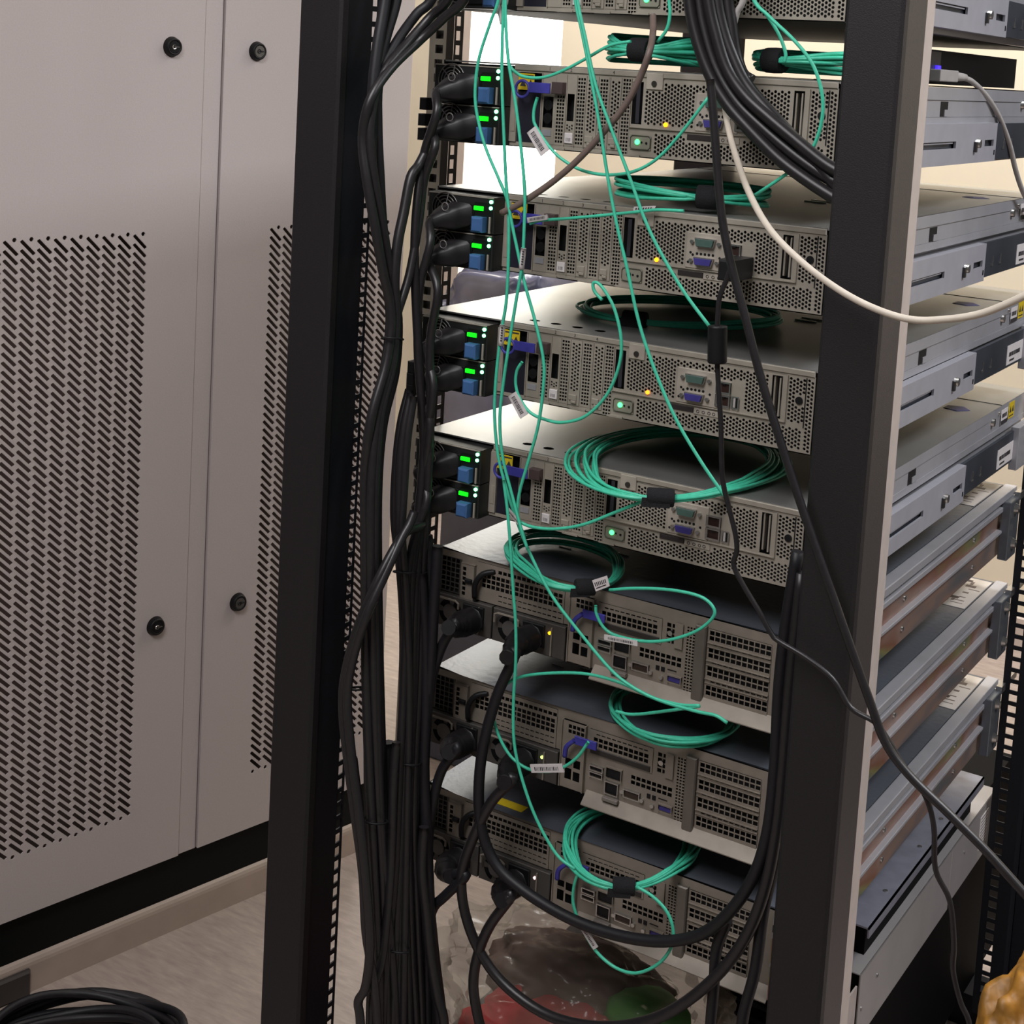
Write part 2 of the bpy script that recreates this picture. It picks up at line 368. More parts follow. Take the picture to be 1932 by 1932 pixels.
# far (front) posts
p = MB(); p.cbox(-0.115, -0.035, 0.80, 0.86, 0, RT, 0.004); fl = p.build('front_post', mat('post_side_coat', (60, 54, 54)), rack)
p = MB(); sq_flange_y(p, 0.78, -0.030, 0.0, 0.05, RT); p.build('mounting_rail', mat('rail_web_dark', (88, 82, 78)), rack)
p = MB(); p.cbox(0.497, 0.72, 0.79, 0.83, 0, RT, 0.004); p.build('front_post', BLACK2, rack)
p = MB(); sq_flange_y(p, 0.76, 0.462, 0.492, 0.05, RT, 0.01588, 0.0055, 0.005); p.box(0.492, 0.50, 0.76, 0.79, 0.05, RT); p.build('mounting_rail', BLACK2, rack)
# base frame of the rack
p = MB(); p.box(lx0, 0.60, 0.80, 0.86, 0.0, 0.05); p.box(lx0, lx0 + 0.05, yf, 0.86, 0.0, 0.05); p.box(rx1 - 0.05, rx1, yf, 0.86, 0, 0.05); p.box(lx0, rx1, yf, yf + 0.05, 0, 0.05)
p.build('base_frame', BLACK2, rack)

# ================================================================== SERVER, HONEYCOMB REAR
def text_mesh(txt, size, name, material, parent, loc, rot=(math.pi / 2, 0, 0)):
    c = bpy.data.curves.new(name, 'FONT'); c.body = txt; c.size = size; c.align_x = 'CENTER'; c.align_y = 'CENTER'; c.extrude = 0.0001; c.resolution_u = 1
    t = bpy.data.objects.new(name, c)
    dg = bpy.context.evaluated_depsgraph_get()
    COL.objects.link(t); bpy.context.view_layer.update(); dg = bpy.context.evaluated_depsgraph_get()
    me = bpy.data.meshes.new_from_object(t.evaluated_get(dg)); me.name = name
    bpy.data.objects.remove(t); me.materials.clear(); me.materials.append(material)
    o = bpy.data.objects.new(name, me); COL.objects.link(o); o.location = loc; o.rotation_euler = rot; o.parent = parent
    return o
def barcode(m, u0, u1, v0, v1, y, nb=9, seed=1):
    r = random.Random(seed); u = u0
    while u < u1 - 0.4:
        wd_ = r.choice((0.35, 0.5, 0.8)); bx(u, min(u + wd_, u1), v0, v1, y - 0.05, y, m); u += wd_ + r.choice((0.4, 0.6, 0.9))
def barcode_x(m, x, y0, y1, z0, z1, seed=1):
    r = random.Random(seed); u = y0
    while u < y1 - 0.0008:
        wd_ = r.choice((0.0006, 0.001, 0.0016)); m.box(x, x + 0.0002, u, min(u + wd_, y1), z0, z1); u += wd_ + r.choice((0.0008, 0.0012))

HA = 81.0
def psu_a(parent, v0, v1):
    ps = bx(4, 88, v0, v1, -22, 200, c=1.0).build('power_supply', mat('psu_dark_steel', (46, 48, 47), 0.45, 0.4), parent)
    y = -22.0
    g = MB()
    cu, cv = 27, (v0 + v1) / 2 - 3
    g.cyl((cu * mm, (y - 0.4) * mm, -cv * mm), 0.0165, 0.0006, 'y', 28)
    g.build('fan_opening', DARK, ps)
    g = MB()
    for R in (16.5, 13, 9.5, 6): g.torus((cu * mm, (y - 1.2) * mm, -cv * mm), R * mm, 0.0007, 'y', 24, 5)
    for k in range(6):
        a = k * math.pi / 3 + 0.3
        g.tube([(cu * mm, (y - 1.2) * mm, -cv * mm), ((cu + 16.5 * math.cos(a)) * mm, (y - 1.2) * mm, (-cv + 16.5 * math.sin(a)) * mm)], 0.0007, 5, sub=1)
    g.build('fan_grille', mat('fan_guard_steel', (120, 118, 116), 0.35, 0.8), ps, True)
    bx(35, 64, v0 + 8, v1 - 4, y - 3, y, c=1).build('power_inlet', DARK2, ps)
    bx(64, 86.5, v0 + 6, v1 - 3, y - 0.6, y).build('control_plate', mat('psu_plate_black', (20, 26, 22), 0.35), ps)
    bx(66, 80, v0 + 20.5, v1 - 1.5, y - 11, y - 0.5, c=2).build('release_latch', BLUEP, ps)
    bx(83, 85, v0 + 20, v1 - 1, y - 2.5, y, c=.5).build('latch_spring', G_PANEL, ps)
    for dv in (4.5, 11): 
        MB().cyl((84.3 * mm, (y - 1.6) * mm, -(v0 + dv) * mm), 0.0019, 0.0014, 'y', 14).build('status_light', GRN, ps)
    m = bx(62, 75, v0 + 10, v0 + 14.5, y - 2.2, y - 0.6, c=.5); m.build('light_guide', GRNB, ps)
    bx(5, 87, v0 + 0.3, v0 + 1.3, y - 0.8, 10).build('top_lip', G_PANEL, ps)
    return ps
def server_a():
    root = empty('rack_server')
    # body
    b = MB(); b.box(0.0, 0.439, 0.012, 0.775, -HA * mm, -0.0025); b.box(0, 0.0012, 0, 0.03, -HA * mm, 0); b.box(0, 0.44, 0, 0.03, -HA * mm, (-HA + 1) * mm)
    b.build('chassis', mat('chassis_shade_inside', (30, 29, 30), 0.6, 0.2), root)  # near-black box; its colour carries the interior shade behind the vent holes
    # right side skin with ridges
    sd = MB(); XS = 0.455
    sd.box(0.440, XS, 0.012, 0.775, -0.0130, -0.0005); sd.box(0.440, XS - 0.0012, 0.012, 0.775, -0.0300, -0.0134); sd.box(0.440, XS - 0.0004, 0.012, 0.775, -0.0385, -0.0303); sd.box(0.440, XS - 0.006, 0.012, 0.775, -0.080, -0.0385)
    side = sd.build('side_wall', G_SIDE, root)
    XN = XS - 0.0012
    MB().box(XN, XN + 0.0004, 0.267, 0.293, -0.0295, -0.0145).build('side_notch', DARK2, side)
    MB().box(XN + 0.0004, XN + 0.0014, 0.279, 0.293, -0.0295, -0.0225).build('notch_tab', G_SIDE, side)
    MB().cyl((XN, 0.601, -0.0160), 0.0052, 0.004, 'x', 14).build('rail_pin', CHROME, side, True)
    MB().cyl((XS, 0.626, -0.008), 0.0022, 0.002, 'x', 10).build('side_rivet', CHROME, side, True)
    lab = MB().box(XS, XS + 0.0004, 0.640, 0.672, -0.027, -0.007).build('side_label', PAPER, side)
    q = MB(); barcode_x(q, XS + 0.0004, 0.644, 0.668, -0.018, -0.0125, 3); q.box(XS + 0.0004, XS + 0.0006, 0.640, 0.672, -0.027, -0.0215); q.build('label_print', INK, lab)
    yl = MB().box(XS, XS + 0.0004, 0.677, 0.704, -0.025, -0.003).build('warning_label', YELL, side)
    q = MB(); X5 = XS + 0.0006; q.poly([(X5, 0.680, -0.017), (X5, 0.689, -0.017), (X5, 0.6845, -0.008)]); q.poly([(X5, 0.692, -0.017), (X5, 0.701, -0.017), (X5, 0.6965, -0.008)]); q.box(XS + 0.0004, X5, 0.680, 0.700, -0.0225, -0.021)
    q.build('label_print', INK, yl)
    # top cover with holes near the front edge
    m = MB()
    m.quad((0, 0.001, 0), (0.44, 0.001, 0), (0.44, 0.018, 0), (0, 0.018, 0))
    hx = [0.116, 0.142, 0.168, 0.195]
    xs = [0.0] + [h - 0.0095 for h in hx]
    m.quad((0, 0.018, 0), (hx[0] - 0.0095, 0.018, 0), (hx[0] - 0.0095, 0.034, 0), (0, 0.034, 0))
    for i, h in enumerate(hx):
        a, b_ = h - 0.0095, h + 0.0095
        o = [(a, 0.026), (a, 0.018), (h, 0.018), (b_, 0.018), (b_, 0.026), (b_, 0.034), (h, 0.034), (a, 0.034)]
        n = [(h + 0.0062 * math.cos(w_), 0.026 + 0.0055 * math.sin(w_)) for w_ in [math.pi * (1 + k / 4) for k in range(8)]]
        for k in range(8):
            j = (k + 1) % 8; m.quad((o[k][0], o[k][1], 0), (o[j][0], o[j][1], 0), (n[j][0], n[j][1], 0), (n[k][0], n[k][1], 0))
        nx = hx[i + 1] - 0.0095 if i < 3 else 0.44
        m.quad((b_, 0.018, 0), (nx, 0.018, 0), (nx, 0.034, 0), (b_, 0.034, 0))
    m.quad((0, 0.034, 0), (0.455, 0.034, 0), (0.455, 0.775, 0), (0, 0.775, 0))
    m.quad((0, 0.001, 0), (0.44, 0.001, 0), (0.44, 0.001, -0.0016), (0, 0.001, -0.0016)); m.quad((0.44, 0.001, 0), (0.44, 0.034, 0), (0.44, 0.034, -0.002), (0.44, 0.001, -0.002))
    cov = m.build('top_cover', G_COVER, root)
    MB().box(0.0, 0.4545, 0.64, 0.6415, -0.0008, 0.0006).build('cover_seam', mat('seam_dark', (70, 66, 60), 0.5), cov)
    MB().cyl((0.415, 0.575, 0.0), 0.018, 0.0007, 'z', 5, 0.016).build('cover_latch', mat('latch_violet', (88, 84, 120), 0.5), cov)
    q = MB()
    for k in range(2): q.box(0.310, 0.335, 0.27 + 0.02 * k, 0.272 + 0.02 * k, 0, 0.0012)
    q.build('cover_emboss', CHROME, cov)
    # rear flange under the cover
    fl_ = bx(90, 439, 0.8, 6.2, -1.5, 1.0, c=.6).build('rear_flange', G_PANEL, root)
    for k, u in enumerate((133, 158, 181, 207)): text_mesh('1234'[k], 0.005, 'slot_number', INK, fl_, (u * mm, -0.0016, -0.0035))
    # rear sheet
    hexr = dict(pu=3.35, pv=3.85, hu=1.5, hv=1.5, stag=True)
    m = MB()
    regs = [(95, 124, 8, 76), (124, 141, 8, 76), (141, 153, 8, 76), (153, 165, 8, 76), (165, 176, 8, 76), (176, 190, 8, 76), (190.5, 202, 8, 76), (203, 216, 8, 76), (217, 227, 8, 80),
            (227, 413, 8, 53), (414, 431, 8, 54), (432, 439, 8, 80), (255, 430, 55, 80)]
    fill(m, 88, 440, 6, HA, regs)
    perf(m, 414, 431, 8, 54, excl=[(421, 430, 26, 35)], **hexr); perf(m, 432, 439, 8, 80, **hexr)
    perf(m, 255, 430, 55, 80, excl=[(289, 347, 54, 62.5)], **hexr)
    m.build('rear_panel', G_PANEL, root)
    # expansion slot brackets, one by one
    def bracket(u0, u1, v0, v1, fn):
        m = MB(); fn(m); o = m.build('slot_bracket', G_PANEL, root); return o
    sqp = dict(pu=3.1, pv=3.6, hu=1.15, hv=1.15, sq=True, y=-0.0004)
    bracket(0, 0, 0, 0, lambda m: (bx(88, 96, 8, 76, -2, 1, m), bx(89.5, 94.5, 46, 66, -2.6, -2, m)))
    o = bracket(0, 0, 0, 0, lambda m: (fill(m, 124, 141, 8, 76, [(127, 138.5, 30, 60)], -0.0006), bx(124.2, 125.2, 8, 76, -2, 0, m)))
    q = MB()
    for v in (38, 51): q.cyl((133 * mm, -0.0012, -v * mm), 0.0052, 0.004, 'y', 16)
    q.build('round_port', DARK2, o); bx(127.5, 138, 62, 68, -1.4, -0.5).build('port_label', G_SIDE, o)
    bracket(0, 0, 0, 0, lambda m: perf(m, 141, 153, 8, 76, excl=[(140, 154, 7, 27)], **sqp))
    o = bracket(0, 0, 0, 0, lambda m: (fill(m, 153, 165, 8, 76, [(155, 163, 26, 52), (154, 164, 54, 63)], -0.0004), perf(m, 154, 164, 54, 63, 2.8, 3.0, 1.1, 1.1, True, -0.0004), bx(153.2, 154, 8, 76, -1.6, 0, m)))
    t_ = bx(154.5, 164, 63.5, 73.5, -2.2, -0.4, c=.5).build('bracket_label', PAPER, o); q = MB(); barcode(q, 156.5, 162.5, 68, 71.5, -2.2, seed=4); q.build('label_print', INK, t_)
    bracket(0, 0, 0, 0, lambda m: (perf(m, 165, 176, 8, 76, **sqp), bx(165, 165.7, 8, 76, -1.6, 0, m)))
    for (a, b_) in ((176, 190), (203, 216)):
        bracket(0, 0, 0, 0, lambda m: (fill(m, a, b_, 8, 76, [(a + 1.5, b_ - 1, 10, 63)], -0.0008), perf(m, a + 1.5, b_ - 1, 10, 63, 3.35, 3.85, 1.35, 1.35, True, -0.0008), bx(a + 2, b_ - 3, 65, 71, -2.4, -0.8, m, .6), bx(a + 5, b_ - 3, 71, 74, -3.2, -0.8, m, .6), bx(a, a + 0.8, 8, 76, -2, 0, m)))
    bracket(0, 0, 0, 0, lambda m: perf(m, 190.5, 202, 8, 76, **sqp))
    bracket(0, 0, 0, 0, lambda m: perf(m, 217, 227, 8, 80, **sqp))
    # yellow warning label and dark bay beside the PSUs
    y_ = bx(96, 115, 9, 25, -1.6, -1).build('warning_label', YELL, root)
    q = MB(); q.poly([(0.107, -0.0018, -0.0215), (0.1145, -0.0018, -0.0215), (0.1107, -0.0018, -0.0145)]); q.poly([(0.098, -0.0018, -0.0215), (0.1055, -0.0018, -0.0215), (0.1017, -0.0018, -0.0145)]); bx(97, 114, 10.5, 12, -1.8, -1.6, q); q.build('label_print', INK, y_)
    bx(96, 123, 26, 76, 1, 3).build('bay_shade', mat('bay_navy', (30, 29, 44), 0.5), root)  # dark sheet that paints the shade inside the open bay
    # pull-tab transceiver and cage
    bx(140, 153, 15.5, 27, -9, 2, c=.6).build('transceiver_cage', mat('cage_brown_steel', (92, 78, 78), 0.4, 0.5), root)
    tb = bx(114, 140, 17, 27, -12, -10.5, c=.4).build('pull_tab', BLUET, root)
    MB().torus((0.107, -0.0112, -0.024), 0.008, 0.0016, 'y', 20, 6).build('pull_ring', BLUET, tb, True)
    # io module
    m = MB(); H = [(242, 394, 9, 51)]
    plate = (299, 343, 17.5, 52)
    fill(m, 227, 413, 8, 53, [(229, 240.5, 10.5, 50), (397.5, 408, 10, 51), (242, 395, 9, 51.5)], -0.0008)
    perf(m, 242, 395, 9, 51.5, y=-0.0008, excl=[(243, 262, 0, 17), plate, (343, 357, 24, 52), (357, 368, 22, 52)], **hexr)
    for (a, b_, c_, d_) in ((227, 413, 52.4, 53.4), (227, 228, 8, 53), (412.2, 413.2, 8, 53)): bx(a, b_, c_, d_, -2.4, 0, m)
    io = m.build('io_module', G_PANEL, root)
    m = MB(); bx(229, 240.5, 10.5, 50, 8, 9, m); bx(397.5, 408, 10, 51, 8, 9, m); m.build('handle_recess', mat('handle_recess_black', (24, 23, 26), 0.5), io)
    m = MB(); bx(233, 237, 12, 49, 0, 8, m); m.build('module_handle', mat('handle_dark', (48, 48, 54), 0.4), io)
    m = MB(); bx(405, 406.5, 12, 49, -1, 8, m); bx(398, 400, 12, 49, 2, 8, m, .5); m.build('module_handle', G_PANEL, io)
    sp = bx(299, 343, 17.5, 52, -2.2, -0.8, c=.5).build('port_plate', mat('port_plate_grey', (172, 164, 152), 0.45, 0.15), io)
    q = MB()
    for k in range(5): q.cyl(((311 + 4.2 * k) * mm, -0.0024, -0.0375), 0.0014, 0.0004, 'y', 10)
    for c_ in ((304, 37), (302, 46.5), (306.5, 39), (335, 39.5)): q.cyl((c_[0] * mm, -0.0024, -c_[1] * mm), 0.0013, 0.0004, 'y', 10)
    q.build('plate_holes', DARK2, sp)
    def dsub(nm, u0, u1, v0, v1, mt):
        o = MB(); a, b_, c_, d_ = u0, u1, v0, v1
        pts = [(a, c_), (b_, c_), (b_ - 1.6, d_), (a + 1.6, d_)]
        n = len(o.v)
        for yy in (-8.0, -2.2): o.v += [(p_[0] * mm, yy * mm, -p_[1] * mm) for p_ in pts]
        o.f += [(n, n + 1, n + 2, n + 3)] + [(n + k, n + (k + 1) % 4, n + 4 + (k + 1) % 4, n + 4 + k) for k in range(4)]
        ob = o.build(nm, mt, sp)
        s_ = MB()
        pts = [(a - 1, c_ - 1), (b_ + 1, c_ - 1), (b_ - 1, d_ + 1), (a + 1, d_ + 1)]
        s_.v += [(p_[0] * mm, yy * mm, -p_[1] * mm) for yy in (-6.0, -2.2) for p_ in pts]
        s_.f += [(0, 1, 2, 3)] + [(k, (k + 1) % 4, 4 + (k + 1) % 4, 4 + k) for k in range(4)]
        for uu in (a - 4.5, b_ + 4.5): s_.cyl((uu * mm, -0.005, -(c_ + d_) / 2 * mm), 0.0021, 0.003, 'y', 6)
        s_.build('port_shell', CHROME, ob)
    dsub('serial_port', 310, 329.5, 23, 29.5, SERG); dsub('video_port', 310, 328.5, 41.5, 47.5, VGAB)
    for v0, v1 in ((25, 36), (38, 49)):
        e = MB(); fill(e, 341, 356.5, v0 - .5, v1 + .5, [(343, 355, v0 + 1, v1 - 1.5)], -0.0034); bx(341, 356.5, v0 - .5, v0, -3.4, 0, e); bx(341, 341.6, v0, v1, -3.4, 0, e)
        e_ = e.build('network_port', CHROME, io); bx(342, 356, v0, v1, -1.2, -0.9).build('port_cavity', mat('port_brown', (44, 22, 16), 0.5), e_)
        bx(347, 351, v0 + .3, v0 + 2.5, -3.2, -1).build('port_key', DARK2, e_)
    e = MB(); fill(e, 358, 366, 37, 49.5, [(359.5, 364.7, 38.2, 48.3)], -0.003); e_ = e.build('usb_port', CHROME, io); bx(359, 365, 38, 48.5, -1.2, -0.9).build('port_cavity', DARK2, e_); bx(360, 362, 38.5, 48, -2.5, -1).build('port_tongue', GREYC, e_)
    tb = bx(244, 262, 2, 17, -2.6, -1.4, c=.5).build('screw_tab', mat('port_plate_grey', (172, 164, 152)), root)
    s_ = MB().cyl((0.253, -0.0038, -0.0115), 0.0028, 0.0015, 'y', 14); s_.build('tab_screw', mat('screw_dark', (90, 86, 82), 0.3, 0.8), tb, True)
    MB().cyl((0.2675, -0.0022, -0.0485), 0.0021, 0.0012, 'y', 12).build('fault_light', AMB, io)
    # lower band: id light, dark label, icon plate
    q = MB(); fill(q, 229.5, 252.5, 60, 73.5, [], -0.0012)
    idp = q.build('id_panel', mat('id_panel_grey', (140, 138, 124), 0.5, 0.1), root)
    fr = MB(); pts = []
    for (cu, cv, a0) in ((250, 62.5, 0), (250, 71, -90), (232, 71, 180), (232, 62.5, 90)):
        pass
    pth = [(232, 60.5), (250, 60.5), (252, 62.5), (252, 71), (250, 73), (232, 73), (230, 71), (230, 62.5), (232, 60.5)]
    fr.tube([(a * mm, -0.0016, -b_ * mm) for a, b_ in pth], 0.0005, 5, sub=1); fr.build('id_panel_rim', mat('rim_dark', (80, 78, 66), 0.5), idp)
    MB().cyl((0.2378, -0.0022, -0.0665), 0.0026, 0.001, 'y', 14).build('id_light', GRNID, idp)
    q = MB().cyl((0.2478, -0.0018, -0.067), 0.0012, 0.0005, 'y', 10).cyl((0.2425, -0.0018, -0.0665), 0.001, 0.0005, 'y', 10); q.build('id_holes', DARK2, idp)
    bx(291, 318, 55.5, 60.5, -1.2, -0.2, c=.4).build('dark_label', mat('dark_label', (48, 42, 42), 0.4), root)
    ip = bx(318.5, 346, 55.5, 61.5, -1, -0.2, c=.3).build('icon_plate', mat('port_plate_grey', (172, 164, 152)), root)
    q = MB()
    for k, u in enumerate((323, 329, 335, 340)): q.torus((u * mm, -0.0012, -0.0585), 0.0014, 0.0003, 'y', 10, 4)
    q.build('icon_print', INK, ip)
    MB().cyl((0.4253, -0.0012, -0.0305), 0.0037, 0.003, 'y', 18).build('round_socket', DARK2, root)
    bx(431, 431.8, 8, 56, -1, 2).build('panel_groove', DARK2, root)
    for k in range(3): bx(137 + 43 * k, 155 + 43 * k, HA - 2.5, HA - 0.6, -1.6, 0).build('bottom_tab', G_PANEL, root)
    psu_a(root, 4, 42); psu_a(root, 43, 80.5)
    return root

SA = [(0.0525 + 0.0855, 1.055, 'topmost honeycomb-backed grey server, mostly cut off by the top of the photo'),
      (-0.001, 1.055, 'second honeycomb-backed grey server from the top, two teal hanks on its lid'),
      (-0.136, 1.01, 'third honeycomb-backed grey server down, black plug in its network port and amber light'),
      (-0.2700, 0.995, 'fourth honeycomb-backed grey server down, with teal oval coil and ferrite cable over its lid'),
      (-0.404, 0.97, 'lowest honeycomb-backed grey server, network ports free and no amber light')]
protoA = server_a()
SAO = []
for i, (z, sc, lab) in enumerate(SA):
    o = protoA if i == 0 else copy_tree(protoA)
    o.location = (0, 0, z); o.scale = (1, 1, sc)
    tag(o, lab, 'server', 'honeycomb-backed rack servers'); SAO.append(o)
def find(o, n):
    r = []
    for c in o.children:
        if c.name.split('.')[0] == n: r.append(c)
        r += find(c, n)
    return r
def drop(o):
    for c in list(o.children): drop(c)
    bpy.data.objects.remove(o)
for c in find(SAO[4], 'fault_light'): drop(c)
off = mat('led_off', (60, 58, 50), 0.4)
def relight(o, m_):
    o.data = o.data.copy(); o.data.materials.clear(); o.data.materials.append(m_)
for c in find(SAO[2], 'id_light'): relight(c, off)
for c in find(SAO[3], 'fault_light'): relight(c, mat('orange_led', (255, 120, 20), 0.4, emit=((255, 130, 30), 3.5)))

# ================================================================== SERVER, SQUARE-GRID REAR
GP = mat('rear_panel_warm_grey', (138, 129, 118), 0.5, 0.2, 0.1, 60)
GPD = mat('rear_panel_dark', (74, 71, 68), 0.5, 0.2, 0.1, 60)
G_COVB = mat('server_lid_steel', (98, 103, 113), 0.30, 0.4, 0.08, 10, 0.12, 130)
def psu_b(parent, u0, u1, cu, led):
    ps = bx(u0, u1, 49.5, 86, -6, 160, c=.8).build('power_supply', GPD, parent)
    y = -6.5
    g = MB()
    for k in range(4):
        a0 = k * math.pi / 2 + 0.12; a1 = a0 + math.pi / 2 - 0.5
        N = 6; pts = [((cu + 15 * math.cos(a0 + (a1 - a0) * i / N)) * mm, y * mm, (-68 + 15 * math.sin(a0 + (a1 - a0) * i / N)) * mm) for i in range(N + 1)]
        pin = [((cu + 9.5 * math.cos(a0 + (a1 - a0) * i / N)) * mm, y * mm, (-68 + 9.5 * math.sin(a0 + (a1 - a0) * i / N)) * mm) for i in range(N + 1)]
        g.poly(pts + pin[::-1])
    g.build('fan_opening', DARK, ps)
    MB().cyl((cu * mm, (y - 1) * mm, -0.068), 0.0088, 0.001, 'y', 20).build('fan_hub', mat('fan_hub_grey', (92, 90, 88), 0.5, 0.3), ps)
    h = MB(); h.tube([((cu + a) * mm, (y - 6) * mm, -b_ * mm) for a, b_ in ((-16, 62), (-16, 53.5), (-12, 51.5), (10, 51.5), (14, 54), (14, 60))], 0.0013, 6, sub=1); h.build('psu_handle', GP, ps)
    bx(cu + 17, cu + 44, 53, 78, y - 2.5, y, c=1).build('power_inlet', DARK2, ps)
    if led: MB().cyl(((u1 - 18) * mm, (y - 1.5) * mm, -0.0595), 0.0017, 0.0016, 'y', 12).build('status_light', AMB if led == 1 else mat('green_dim_led', (190, 230, 120), emit=((200, 240, 120), 2)), ps)
    bx(u1 - 16, u1 - 14.5, 53, 84, y - 2, y).build('release_latch', GP, ps)
    return ps
def server_b():
    root = empty('grid_server')
    H = 88.0
    b = MB(); b.box(0.020, 0.440, 0.012, 0.735, -H * mm, -0.0025); b.box(0.020, 0.0212, 0.0, 0.012, -H * mm, 0); b.box(0.02, 0.44, 0, 0.012, -H * mm, (-H + 1) * mm); b.build('chassis', mat('chassis_shade_inside', (30, 29, 30)), root)  # dark body colour doubles as the shade behind the grids
    m = MB(); m.box(0.022, 0.440, 0.004, 0.74, -0.0016, 0)
    m.poly([(0.022, 0.004, 0), (0.06, -0.002, 0), (0.14, -0.004, 0), (0.44, 0.004, 0)])
    cov = m.build('top_cover', G_COVB, root)
    lb = MB().box(0.395, 0.439, 0.60, 0.733, 0.0002, 0.0005).build('lid_sheet', mat('lid_paper', (216, 206, 196), 0.6, 0, 0.03, 60), cov)
    q = MB(); r = random.Random(5)
    for k in range(16):
        x = 0.400 + r.random() * 0.022; yy = 0.61 + r.random() * 0.11; q.box(x, x + 0.004 + r.random() * 0.012, yy, yy + 0.002 + r.random() * 0.008, 0.0005, 0.0006)
    q.build('label_print', mat('print_brown', (120, 104, 96), 0.7), lb)
    q = MB()
    for k in range(3): q.box(0.12 + 0.03 * k, 0.135 + 0.03 * k, 0.09 + 0.012 * k, 0.092 + 0.012 * k, 0, 0.0008)
    q.build('lid_emboss', CHROME, cov)
    m = MB(); sq = dict(pu=6.0, pv=5.6, hu=2.45, hv=2.3, sq=True)
    sl = dict(pu=6.2, pv=3.0, hu=2.3, hv=0.8, sq=True)
    R = [(22, 51, 8, 48), (52, 70, 10, 50), (72, 182, 5, 48), (22, 190, 48, 87), (190, 219, 12, 86), (222, 296, 14, 41), (299, 320, 14, 40), (323, 333, 14, 84), (347, 414, 11, 83), (271, 321, 49, 61)]
    fill(m, 20, 440, 1, H, R); m.build('rear_panel', GP, root)
    m = MB(); perf(m, 22, 51, 8, 48, **sq); m.build('vent_grid', GPD, root)
    m = MB(); fill(m, 52, 70, 10, 50, [(54, 60, 13, 47)], -0.004); perf(m, 54, 60, 13, 47, 5.5, 5.6, 2.2, 2.2, sq=True, y=-0.004); bx(52, 70, 10, 11, -4, 0, m); bx(52, 53, 10, 50, -4, 0, m); bx(69.2, 70, 10, 50, -4, 0, m)
    tb = m.build('riser_latch_plate', GP, root)
    bx(59, 68, 26, 31, -7, -4, c=1).build('latch_knob', DARK2, tb)
    lv = MB(); lv.tube([(0.094, 0.001, -0.012), (0.082, -0.006, -0.016), (0.075, -0.009, -0.028), (0.074, -0.007, -0.044)], 0.0032, 8); lv.build('riser_lever', DARK2, root, True)
    m = MB(); fill(m, 72, 182, 5, 48, [(98, 182, 9, 14), (76, 182, 16, 33), (98, 182, 36, 39), (98, 182, 42, 45)], -0.001)
    perf(m, 98, 182, 9, 14, 6, 5, 2.4, 2.1, sq=True, y=-0.001); perf(m, 76, 182, 16, 33, y=-0.001, **sq); perf(m, 98, 182, 36, 39, **sl, y=-0.001); perf(m, 98, 182, 42, 45, **sl, y=-0.001)
    m.build('riser_panel', GP, root)
    # port block
    m = MB(); fill(m, 190, 219, 12, 86, [(197, 217, 15, 26), (196, 204, 53, 60), (196, 204, 64, 76), (206, 214, 53, 62), (206, 214, 66, 76)], -0.003); perf(m, 197, 217, 15, 26, 5, 5.5, 2, 2.2, sq=True, y=-0.003); bx(190, 191, 12, 86, -5, 0, m); bx(218, 219, 12, 86, -5, 0, m)
    m.build('network_card', GP, root)
    tb = bx(210, 236, 22, 31, -12, -10, c=.5).build('pull_tab', BLUET, root); MB().tube([(0.21, -0.011, -0.027), (0.202, -0.013, -0.036), (0.20, -0.012, -0.048)], 0.0026, 6).build('pull_strap', BLUET, tb, True)
    m = MB(); fill(m, 222, 296, 14, 41, [(226, 294, 17, 20), (224, 294, 21.5, 32.5)], -0.001); perf(m, 226, 294, 17, 20, y=-0.001, **sl); perf(m, 224, 294, 21.5, 32.5, 5.9, 5.5, 2.4, 2.2, sq=True, y=-0.001); m.build('riser_panel', GP, root)
    bx(224, 294, 34, 40, -2, -1, c=.5).build('slot_cover', mat('slot_cover_black', (46, 42, 40), 0.5), root)
    m = MB(); perf(m, 299, 320, 14, 40, 6, 5.6, 2.3, 2.2, sq=True); bx(311, 320, 14, 40, -2.5, -1, m); m.build('slot_bracket', GP, root)
    MB().cyl((0.306, -0.003, -0.026), 0.0028, 0.003, 'y', 10).build('thumb_screw', CHROME, root, True)
    m = MB(); perf(m, 271, 321, 49, 61, 6.0, 5.7, 2.4, 2.2, sq=True); m.build('vent_grid', GP, root)
    # ports along the lower edge
    def port(nm, u0, u1, v0, v1, mt, shell=GP):
        e = MB(); fill(e, u0 - 1, u1 + 1, v0 - 1, v1 + 1, [(u0, u1, v0, v1)], -0.0035); bx(u0 - 1, u1 + 1, v0 - 1.2, v0 - .8, -3.5, 0, e); bx(u0 - 1.2, u0 - .8, v0, v1, -3.5, 0, e)
        o = e.build(nm, shell, root); bx(u0, u1, v0, v1, -1.5, -1).build('port_cavity', mt, o)
    port('usb_port', 226, 240, 53, 57, DARK2, CHROME); port('usb_port', 226, 240, 60, 64, DARK2, CHROME)
    port('network_port', 245, 259, 65, 77, DARK2, CHROME); port('network_port', 245, 262, 49, 60, DARK2)
    port('serial_port', 267, 284, 67, 74, mat('serial_brown', (58, 44, 36), 0.5), CHROME)
    port('video_port', 307, 321, 70, 76, VGAB)
    q = MB()
    for u, v in ((287, 73), (264, 70.5), (299, 75)): q.cyl((u * mm, -0.003, -v * mm), 0.0022, 0.003, 'y', 8)
    q.build('port_nuts', CHROME, root)
    q = MB(); bx(292, 296, 64, 68.5, -.8, 0, q); bx(298, 302, 64, 68.5, -.8, 0, q); bx(305, 315, 64.5, 65.5, -.4, 0, q); q.build('button_holes', DARK2, root)
    m = MB(); perf(m, 323, 333, 14, 84, 3.3, 3.3, 1.1, 1.1, sq=True); m.build('perforated_strip', GP, root)
